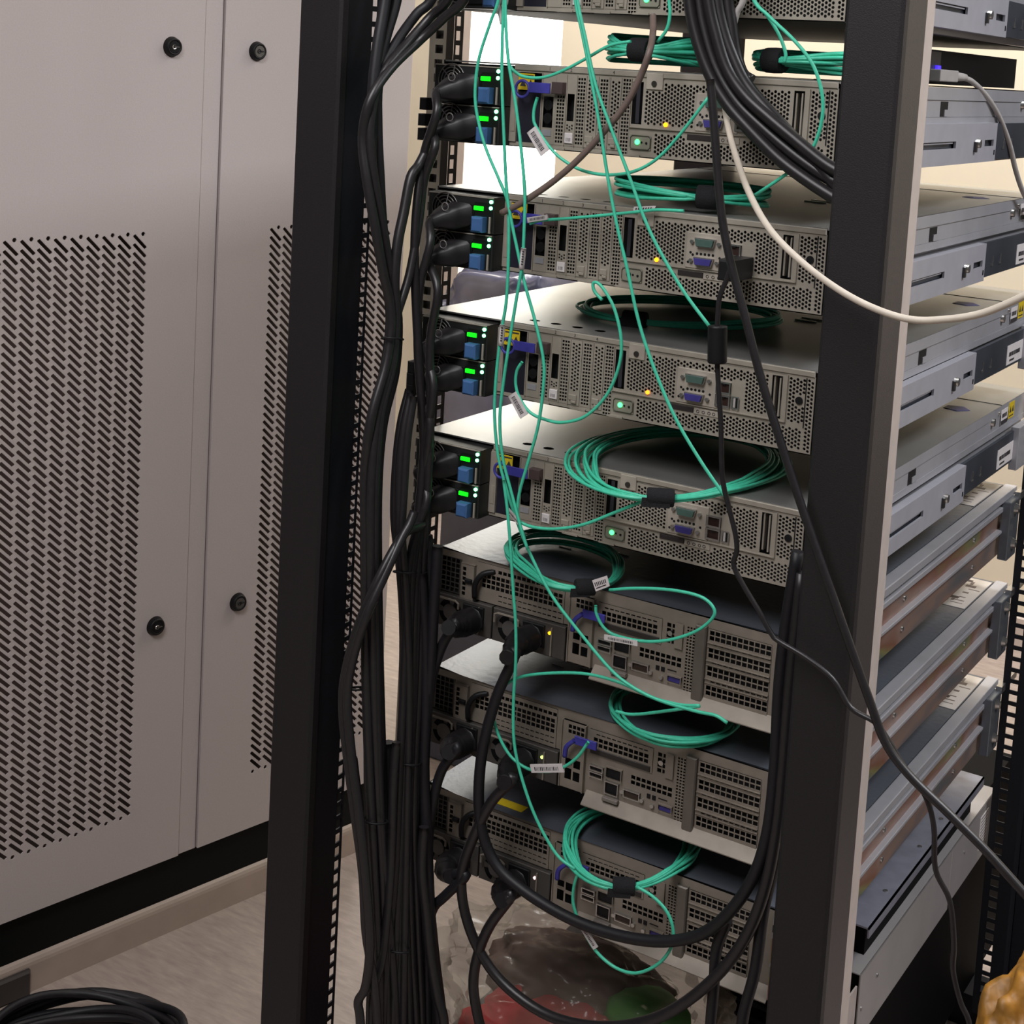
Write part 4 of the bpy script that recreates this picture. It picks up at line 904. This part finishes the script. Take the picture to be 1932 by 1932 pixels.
# --- teal patch cables
TEALS = []
def teal(pts, lab, y=-0.058, r=0.00165, grp=None, name='teal_patch_cable', lbl=None):
    root = empty(name); tag(root, lab, 'cable', grp); TEALS.append(root)
    MB().tube(path(pts, y), r, 8).build('jacket', TEAL, root, True)
    if lbl: wrap_label(root, *lbl)
    return root
def wrap_label(root, x0, y0, x1, y1, wpx, y):
    """folded white flag label following the cable from pixel (x0,y0) to (x1,y1)"""
    a, b = AT(x0, y0, y), AT(x1, y1, y); d = (b - a); n = Vector((d.z, 0, -d.x)).normalized()
    if n.x > 0: n = -n
    w_ = wpx * 0.53 * mm; m = MB()
    for s_ in (-0.0008, 0.0008):
        o_ = Vector((0, s_ - 0.0018, 0))
        m.quad(a + o_, b + o_, b + n * w_ + o_, a + n * w_ + o_)
    o1, o2 = Vector((0, -0.0026, 0)), Vector((0, -0.001, 0))
    m.quad(a + o1, a + o2, b + o2, b + o1); m.quad(a + n * w_ + o1, a + n * w_ + o2, b + n * w_ + o2, b + n * w_ + o1)
    l = m.build('flag_label', PAPER, root)
    q = MB(); r = random.Random(int(x0)); t = 0.12; o3 = Vector((0, -0.0028, 0))
    while t < 0.85:
        w2 = r.choice((0.015, 0.03)); p0 = a + d * t; p1 = a + d * (t + w2)
        q.quad(p0 + n * w_ * 0.3 + o3, p1 + n * w_ * 0.3 + o3, p1 + n * w_ * 0.75 + o3, p0 + n * w_ * 0.75 + o3); t += w2 + 0.025
    q.build('label_print', INK, l)
teal([(942, -10), (926, 40), (905, 105), (897, 160), (899, 210), (915, 275), (940, 335), (957, 378), (960, 420), (959, 500), (955, 570), (947, 620), (937, 700), (933, 780), (940, 860), (958, 930), (976, 985), (998, 1040), (1040, 1122), (1095, 1195), (1150, 1261), (1190, 1294), (1243, 1321), (1313, 1342), (1350, 1350), (1372, 1364)],
     'teal cable bowing furthest left at the top, falling to the middle grid server')
teal([(951, -10), (948, 60), (947, 150), (951, 260), (956, 360), (964, 412), (978, 480), (990, 535), (1008, 600), (1024, 670), (1026, 720), (1016, 800), (997, 870), (980, 930), (977, 975), (990, 1015)],
     'teal cable straight at the top that swings out right beside the fourth server', y=-0.062)
teal([(953, -10), (955, 60), (960, 120), (972, 190), (982, 270), (990, 360), (989, 430), (985, 500), (975, 560), (962, 640), (950, 720), (943, 790), (948, 860), (965, 930), (984, 1000), (995, 1035)],
     'teal cable descending just right of its straight neighbour, with small print labels', y=-0.066)
teal([(1084, -10), (1098, 60), (1116, 150), (1132, 240), (1146, 330), (1163, 420), (1184, 510), (1206, 610), (1236, 700), (1275, 790), (1322, 870), (1370, 940)],
     'teal cable from top centre running down to the wide strapped coil, left of a pair', y=-0.07)
teal([(1088, -10), (1104, 70), (1124, 160), (1156, 250), (1190, 340), (1215, 410), (1243, 470), (1290, 550), (1340, 618)],
     'teal cable from top centre veering right to the oval coil on the fourth server', y=-0.075)
teal([(958, 118), (970, 134), (990, 145), (1025, 146), (1065, 132), (1110, 108), (1150, 86), (1190, 78)], 'teal cable sagging over the yellow label of the second server', y=-0.05)
teal([(1014, 184), (1008, 205), (1007, 225), (1012, 240), (1035, 275), (1060, 300), (1100, 322), (1150, 330), (1200, 322), (1245, 295), (1290, 245), (1338, 182)],
     'teal cable hanging in an arc under the second server with a white flag label', y=-0.045, lbl=(1012, 238, 1038, 282, 22, -0.045))
teal([(1000, 422), (1020, 416), (1060, 413), (1120, 408), (1200, 400), (1240, 396), (1290, 398)], 'teal cable running level from the blue tab of the third server to its coil', y=-0.03, lbl=(998, 420, 1036, 414, 10, -0.03))
teal([(1418, -10), (1450, 30), (1500, 78), (1535, 125), (1552, 185), (1548, 240), (1528, 290), (1505, 312), (1470, 338), (1425, 368)], 'teal cable arching in front of the right honeycomb of the second server', y=-0.05)
teal([(1420, -10), (1448, 30), (1470, 66), (1482, 100), (1480, 118)], 'short teal cable entering the right-hand coil on the second server from above', y=-0.03)
teal([(1262, -10), (1264, 25), (1258, 55), (1240, 80)], 'short teal cable curling from the topmost server into the left coil', y=-0.03)
teal([(985, 683), (975, 700), (973, 725), (980, 750), (1000, 778), (1030, 792), (1062, 797), (1105, 785), (1145, 745), (1168, 690), (1172, 640), (1160, 585), (1142, 550), (1128, 534), (1119, 535), (1122, 550), (1136, 566)],
     'teal cable in a large arc over the slot brackets of the fourth server', y=-0.05, lbl=(975, 738, 998, 780, 20, -0.05))
teal([(962, 965), (975, 980), (1000, 993), (1045, 998), (1100, 990), (1160, 967), (1215, 945), (1250, 935)], 'teal cable rising gently from the fifth server blue tab to the strapped coil', y=-0.06, lbl=(962, 958, 985, 985, 8, -0.06))
teal([(950, 905), (957, 960), (963, 1030), (968, 1110), (973, 1180), (973, 1250), (969, 1320), (970, 1400), (985, 1470), (1012, 1545), (1050, 1612), (1085, 1640)],
     'teal cable hanging almost straight past the grid servers to the lowest coil', y=-0.075)
teal([(1124, 1142), (1126, 1160), (1140, 1185), (1165, 1200), (1215, 1210), (1265, 1207), (1315, 1190), (1345, 1165), (1345, 1145), (1320, 1125), (1265, 1113), (1200, 1110), (1150, 1113)],
     'teal cable in a flat oval loop on the highest grid server', y=-0.03, lbl=(1142, 1196, 1205, 1208, -10, -0.03))
teal([(1110, 1400), (1090, 1428), (1062, 1448), (1030, 1456), (995, 1450), (962, 1425), (938, 1380), (930, 1335), (945, 1300), (980, 1278), (1040, 1270), (1110, 1272), (1175, 1290), (1230, 1316), (1285, 1330), (1320, 1332), (1260, 1341), (1195, 1348), (1162, 1342)],
     'teal cable in a big round loop left of the middle grid server coil', y=-0.045, lbl=(1002, 1441, 1063, 1440, -16, -0.045))
teal([(1090, 1648), (1083, 1672), (1081, 1700), (1088, 1728), (1100, 1755), (1125, 1795), (1160, 1825), (1200, 1836), (1240, 1820), (1265, 1790), (1270, 1755), (1258, 1720), (1232, 1692), (1200, 1672)],
     'teal cable looping below the lowest server with a narrow white label', y=-0.05, lbl=(1094, 1746, 1122, 1790, -12, -0.05))
# --- teal coils
COILS = []
def coil(label, L, R, Fr, B, z, n, strap, y=None, jit=0.14, droop=0.0, seed=1, r=0.00165, thick=0.012, strapw=0.022, lab=None, zoff=0.003):
    """loops lying on the plane z, spanned by four pixels: left, right, front, back"""
    root = empty('teal_cable_coil'); tag(root, label, 'cable coil', 'coiled teal fibre cables'); COILS.append(root)
    if y is None: l, r_, f_, b_ = [ATZ(p_[0], p_[1], z) for p_ in (L, R, Fr, B)]
    else: l, r_, f_, b_ = [AT(p_[0], p_[1], y) for p_ in (L, R, Fr, B)]
    c = (l + r_) / 2 * 0.5 + (f_ + b_) / 2 * 0.5; A = (r_ - l) / 2; Bv = (b_ - f_) / 2
    rnd = random.Random(seed); st = math.radians(strap) if strap is not None else None
    m = MB(); N = 30; pts = []
    offs = None
    for k in range(n):
        sx = 1 + rnd.uniform(-jit, jit * 0.45); sy = 1 + rnd.uniform(-jit * 1.2, jit * 0.45); ox, oy = rnd.uniform(-.05, .05), rnd.uniform(-.05, .05); h = rnd.uniform(0, thick)
        for i in range(N):
            t = (st or 0) + 2 * math.pi * i / N
            wgt = 1.0 if st is None else min(1.0, (1 - math.cos(t - st)) * 1.6 + 0.10)
            e = 1 + ((sx - 1)) * wgt * 1.0; g = 1 + ((sy - 1)) * wgt
            P = c + A * (math.cos(t) * e + ox * wgt) + Bv * (math.sin(t) * g + oy * wgt)
            hh = zoff + h * (0.35 + 0.65 * wgt)
            if y is None:
                P = P + Vector((0, 0, hh))
                if P.y < -0.004: P.z -= droop * (-P.y - 0.004)
            else: P = P + Vector((0, -hh, 0))
            pts.append(P)
    pts.append(pts[0])
    m.tube(pts, r, 7, sub=2); m.build('windings', TEAL, root, True)
    if st is not None:
        t = st; P = c + A * math.cos(t) + Bv * math.sin(t); T = (-A * math.sin(t) + Bv * math.cos(t)).normalized()
        P = P + (Vector((0, 0, zoff + thick * 0.4)) if y is None else Vector((0, -zoff - thick * 0.3, 0)))
        if y is None and P.y < -0.004: P.z -= droop * (-P.y - 0.004)
        s_ = MB(); w_ = strapw / 2
        s_.tube([P - T * w_, P - T * w_ * 0.9, P, P + T * w_ * 0.9, P + T * w_], [0.008, 0.0088, 0.0090, 0.0088, 0.008], 14, sub=1); s_.build('hook_and_loop_strap', VELCRO, root, True)
        ex = MB(); up = Vector((0, -0.0088, 0.001)); ex.quad(P - T * w_ * 1.05 + up, P + T * w_ * 1.05 + up, P + T * w_ * 1.05 + up + Vector((0, -0.001, -0.009)), P - T * w_ * 1.05 + up + Vector((0, -0.001, -0.009))); ex.build('strap_end', VELCRO, root)
    return root
# two hanks on the second server, seen almost edge-on
def hank(label, x0, x1, yb, yt, ydep, n, strap_x, seed, z):
    root = empty('teal_cable_coil'); tag(root, label, 'cable coil', 'coiled teal fibre cables'); COILS.append(root)
    rnd = random.Random(seed); m = MB()
    a, b = AT(x0, (yb + yt) / 2, ydep + 0.055), AT(x1, (yb + yt) / 2, ydep + 0.055); cx = (a.x + b.x) / 2; rx = (b.x - a.x) / 2
    h = abs(AT(x0, yt, ydep).z - AT(x0, yb, ydep).z); pts = []
    xs = AT(strap_x, yb, ydep + 0.01).x; st = math.acos(max(-1, min(1, (xs - cx) / rx)))
    for k in range(n):
        e = 1 + rnd.uniform(-.12, .05); hz = rnd.uniform(0.08, 1) * h; dpt = rnd.uniform(0.045, 0.06)
        for i in range(26):
            t = -st + 2 * math.pi * i / 26; near = max(0, math.cos(t + st)); w_ = 1 - 0.75 * near ** 3
            pts.append(Vector((cx + rx * math.cos(t) * (1 + (e - 1) * w_), ydep + 0.055 + dpt * math.sin(t), z + 0.004 + h * 0.45 * (1 - w_) + hz * w_)))
    m.tube(pts, 0.0018, 7, sub=2); m.build('windings', TEAL, root, True)
    P = Vector((cx + rx * math.cos(st), ydep + 0.055 - 0.052 * math.sin(st), z + 0.004 + h * 0.5))
    T = Vector((math.sin(st), math.cos(st) * 0.5, 0)).normalized()
    s_ = MB(); s_.tube([P - T * 0.010, P - T * 0.009, P, P + T * 0.009, P + T * 0.010], [0.011, 0.0118, 0.0122, 0.0118, 0.011], 14, sub=1); s_.build('hook_and_loop_strap', VELCRO, root, True)
    return root
hank('thick teal hank with black strap on the left of the second server lid', 1158, 1345, 128, 70, 0.005, 15, 1212, 3, 0.0)
hank('thick teal hank with black strap on the second server lid, cut by the post', 1432, 1660, 146, 100, 0.005, 13, 1462, 5, 0.0)
hank('flat teal coil with wide black strap lying on the third server lid', 1172, 1440, 408, 366, 0.004, 13, 1332, 4, -0.135)
coil('oval teal coil with slanted black strap on the fourth server lid', (1108, 585), (1470, 605), (1280, 626), (1270, 580), -0.2695, 11, -118, seed=6, jit=0.12, strapw=0.026, thick=0.010)
coil('widest teal coil, spread loosely with black strap, overhanging the fifth server', (1097, 868), (1492, 880), (1262, 944), (1290, 826), -0.4035, 12, -97, seed=9, jit=0.16, droop=0.12, strapw=0.026, thick=0.010)
coil('teal coil with black strap and paper tag on the highest grid server', (946, 1062), (1176, 1090), (1068, 1110), (1060, 1018), -0.534, 13, -72, seed=11, jit=0.17, droop=0.1, strapw=0.020, thick=0.012)
coil('strapless teal coil sagging over the front of the middle grid server', (1152, 1345), (1390, 1372), (1268, 1415), (1265, 1296), -0.671, 8, None, seed=13, jit=0.15, droop=0.15, thick=0.008)
coil('round teal coil with black strap hanging over the lowest server', (1072, 1602), (1312, 1612), (1180, 1664), (1190, 1528), -0.808, 12, -93, seed=17, jit=0.15, droop=0.2, strapw=0.022, thick=0.012)
def paper_tag(root, quad_px, y):
    P = [AT(a, b, y) for a, b in quad_px]; m = MB(); m.quad(*P); B_ = [p + Vector((0, 0.0006, 0)) for p in P]; m.quad(*B_)
    for i in range(4): m.quad(P[i], P[(i + 1) % 4], B_[(i + 1) % 4], B_[i])
    l = m.build('paper_tag', PAPER, root); q = MB(); o_ = Vector((0, -0.0003, 0)); lerp = lambda u, v: P[0] * (1 - u) * (1 - v) + P[1] * u * (1 - v) + P[2] * u * v + P[3] * (1 - u) * v + o_
    for k in range(7): q.quad(lerp(.1 + k * .115, .25), lerp(.16 + k * .115, .25), lerp(.16 + k * .115, .6), lerp(.1 + k * .115, .6))
    q.quad(lerp(.1, .72), lerp(.8, .72), lerp(.8, .8), lerp(.1, .8)); q.build('label_print', INK, l)
paper_tag(COILS[5], ((1117, 1095), (1145, 1086), (1150, 1106), (1124, 1116)), -0.062)
paper_tag(COILS[2], ((1196, 390), (1238, 388), (1232, 399), (1194, 400)), -0.012)
def sleeve(root, pts, y):
    o = MB().tube(path(pts, y), 0.0028, 8, sub=2).build('print_sleeve', PAPER, root, True)
    q = MB(); P = path(pts, y - 0.003)
    for k in range(6):
        p0 = P[0].lerp(P[-1], 0.15 + k * 0.12); q.box(p0.x - 0.0012, p0.x + 0.0012, p0.y - 0.0002, p0.y, p0.z - 0.001, p0.z + 0.0004)
    q.build('label_print', INK, o)
sleeve(TEALS[0], [(948, 612), (947, 632), (945, 652)], -0.058)
sleeve(TEALS[2], [(988, 468), (986, 488), (984, 508)], -0.066)
# ================================================================== UNDER AND AROUND THE RACK
def blob(name, c, rx, ry, rz, m_, seed, amp=0.18, sub=4, parent=None, flat=None, sharp=1.0, hf=0.0, boxy=1.0):
    me = bpy.data.meshes.new(name); import bmesh
    bm = bmesh.new(); bmesh.ops.create_icosphere(bm, subdivisions=sub, radius=1)
    from mathutils import noise
    off_ = Vector((seed * 3.1, seed * 1.7, seed))
    for v in bm.verts:
        n = noise.turbulence(v.co * 1.3 + off_, 4, False) * amp + noise.ridged_multi_fractal(v.co * 1.6 + off_, 1.0, 2.0, 4, 1.0, 2.0) * amp * 0.35 * sharp
        if hf: n += abs(noise.noise(v.co * 3.7 + off_)) * hf + abs(noise.noise(v.co * 8.5 + off_)) * hf * 0.5
        if boxy != 1.0: v.co = Vector([math.copysign(abs(q_) ** boxy, q_) for q_ in v.co])
        p_ = v.co * (1 + n - amp * 0.5); v.co = Vector((p_.x * rx, p_.y * ry, p_.z * rz))
        if flat is not None and v.co.z < flat: v.co.z = flat
        v.co += Vector(c)
    bm.to_mesh(me); bm.free(); me.materials.append(m_)
    me.polygons.foreach_set('use_smooth', [True] * len(me.polygons))
    o = bpy.data.objects.new(name, me); COL.objects.link(o)
    if parent: o.parent = parent
    return o
# clear plastic bag with red and green things inside
bag = tag(empty('plastic_bag'), 'crumpled clear plastic bag with red contents lying under the lowest server', 'bag')
c = AT(1100, 1880, 0.16)
film = mat('clear_film', (176, 166, 150), 0.16, 0, 0.1, 20, 0.9, 30, alpha=0.30)
blob('bag_film', (c.x, 0.16, c.z - 0.02), 0.175, 0.13, 0.085, film, 2, 0.28, 6, bag, hf=0.16)
blob('red_contents', (c.x + 0.01, 0.12, c.z - 0.035), 0.135, 0.10, 0.050, RED, 5, 0.2, 5, bag, hf=0.12)
g_ = blob('green_contents', (c.x + 0.085, 0.16, c.z + 0.012), 0.05, 0.05, 0.022, GREEN_S, 7, 0.2, 3, bag)
blob('brown_contents', (c.x - 0.02, 0.19, c.z - 0.01), 0.12, 0.08, 0.04, mat('brown_contents', (104, 76, 70), 0.6), 9, 0.2, 5, bag, hf=0.15)
# black low enclosure beneath
ub = tag(empty('battery_unit', (0, 0, 0)), 'black battery unit on the rack base below the lowest server', 'battery unit')
xl = AT(1338, 1900, 0.30).x
MB().cbox(xl, 0.44, 0.30, 0.97, FZ + 0.05, -1.002, 0.003).build('case', mat('unit_black', (5, 5, 6), 0.7, spec=0.1), ub)
fr = MB()
for k in range(14): fr.box(xl + 0.02, 0.42, 0.297, 0.30, FZ + 0.08 + 0.02 * k, FZ + 0.085 + 0.02 * k)
fr.build('vent_ribs', mat('unit_rib', (20, 20, 24), 0.5), ub)
# shelf the bag rests on
tr = tag(empty('rack_tray', (0, 0, 0)), 'black metal tray in the rack that carries the plastic bag', 'tray')
zt = c.z - 0.115
MB().box(-0.03, 0.44, 0.02, 0.295, zt - 0.003, zt).build('tray_plate', BLACK2, tr)
MB().box(-0.03, 0.44, 0.018, 0.02, zt - 0.02, zt).build('tray_lip', BLACK2, tr)
# dark wall of equipment on the far right behind the shelf
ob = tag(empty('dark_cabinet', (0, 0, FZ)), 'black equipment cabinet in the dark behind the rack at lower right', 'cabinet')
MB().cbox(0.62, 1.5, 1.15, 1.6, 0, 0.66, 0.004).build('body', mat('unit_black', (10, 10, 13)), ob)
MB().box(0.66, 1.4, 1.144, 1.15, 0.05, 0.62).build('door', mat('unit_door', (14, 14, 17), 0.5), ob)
# wrapped bundle behind the rack, seen through the gaps at left
wb = AT(960, 560, 1.05)
sf = tag(empty('wrapped_stack', (0, 0, 0)), 'blue-grey plastic-wrapped stack behind the rack, seen between servers', 'package')
WR = mat('blue_grey_wrap', (96, 98, 124), 0.28, 0, 0.45, 6, 0.8, 14)
tz = AT(960, 523, 1.05).z
wl0, wl1 = AT(868, 560, 1.12).x, AT(1090, 560, 1.12).x
blob('wrap', ((wl0 + wl1) / 2, 1.12, tz - 0.17), (wl1 - wl0) / 2 * 0.97, 0.16, 0.19, WR, 21, 0.16, 5, sf, boxy=0.45)
MB().cbox(wl0 + 0.06, wl1 - 0.02, 1.0, 1.3, FZ, tz - 0.22, 0.006).build('crate', mat('crate_slate', (60, 62, 76), 0.6), sf)
# yellow bag at the right corner
yb = AT(1940, 1945, -0.28)
ybag = blob('yellow_bag', (yb.x + 0.03, yb.y, yb.z - 0.11), 0.075, 0.11, 0.16, mat('yellow_crumpled_plastic', (150, 104, 36), 0.5, 0, 0.45, 60, 1.0, 60), 31, 0.22, 6, hf=0.16)
tag(ybag, 'crumpled yellow bag in the lower right corner', 'bag')
st = tag(empty('stool', (yb.x + 0.03, yb.y, FZ)), 'black stool below the yellow bag, below the frame', 'stool')
zz = yb.z - 0.11 - 0.14 - FZ
MB().cyl((0, 0, zz - 0.03), 0.15, 0.03, 'z', 28).build('seat', BLACK2, st)
for a in range(3): MB().tube([(0.1 * math.cos(a * 2.1), 0.1 * math.sin(a * 2.1), zz - 0.02), (0.16 * math.cos(a * 2.1), 0.16 * math.sin(a * 2.1), 0.012)], 0.012, 8, sub=1).build('leg', BLACK2, st, True)
# coil of black cable on the floor, bottom left
fcx = ATZ(170, 2010, FZ + 0.03)
fc_ = tag(empty('floor_cable_coil'), 'coil of black cable lying on the floor at the lower left', 'cable coil')
m = MB(); pts = []
rnd = random.Random(3)
bl, br_ = ATZ(-60, 1945, FZ + 0.03), ATZ(350, 1910, FZ + 0.03)
cc = (ATZ(150, 1872, FZ + 0.04)); 
CA = (br_ - bl) / 2; CB = Vector((CA.y, -CA.x, 0)) * 0.8
cen = cc + CB * 1.0
for k in range(9):
    e = 1 + rnd.uniform(-.22, 0.04); h = 0.004 + 0.005 * k
    ox = rnd.uniform(-.05, .05)
    for i in range(28):
        t = math.pi / 2 + 2 * math.pi * i / 28; p_ = cen + CA * (math.cos(t) * e + ox) + CB * (math.sin(t) * e); p_.z = FZ + 0.006 + h * (0.8 + 0.2 * math.sin(3 * t + k)); pts.append(p_)
m.tube(pts, 0.0058, 9, sub=2); m.build('windings', CORD2, fc_, True)
# small black cable clips on the left rail
for k, (px, py) in enumerate(((799, 195), (796, 225), (795, 252), (776, 690), (774, 712), (773, 733))):
    c_ = AT(px, py, 0.0); m = MB().cbox(c_.x + 0.000, c_.x + 0.009, -0.008, 0.006, c_.z - 0.0065, c_.z + 0.0065, 0.001); o = m.build('cable_clip', DARK2)
    tag(o, ['uppermost', 'middle', 'lowest'][k % 3] + ' small black cable clip on the left rail beside the ' + ('second server' if k < 3 else 'fourth server'), 'clip', 'cable clips beside the ' + ('second server' if k < 3 else 'fourth server'))
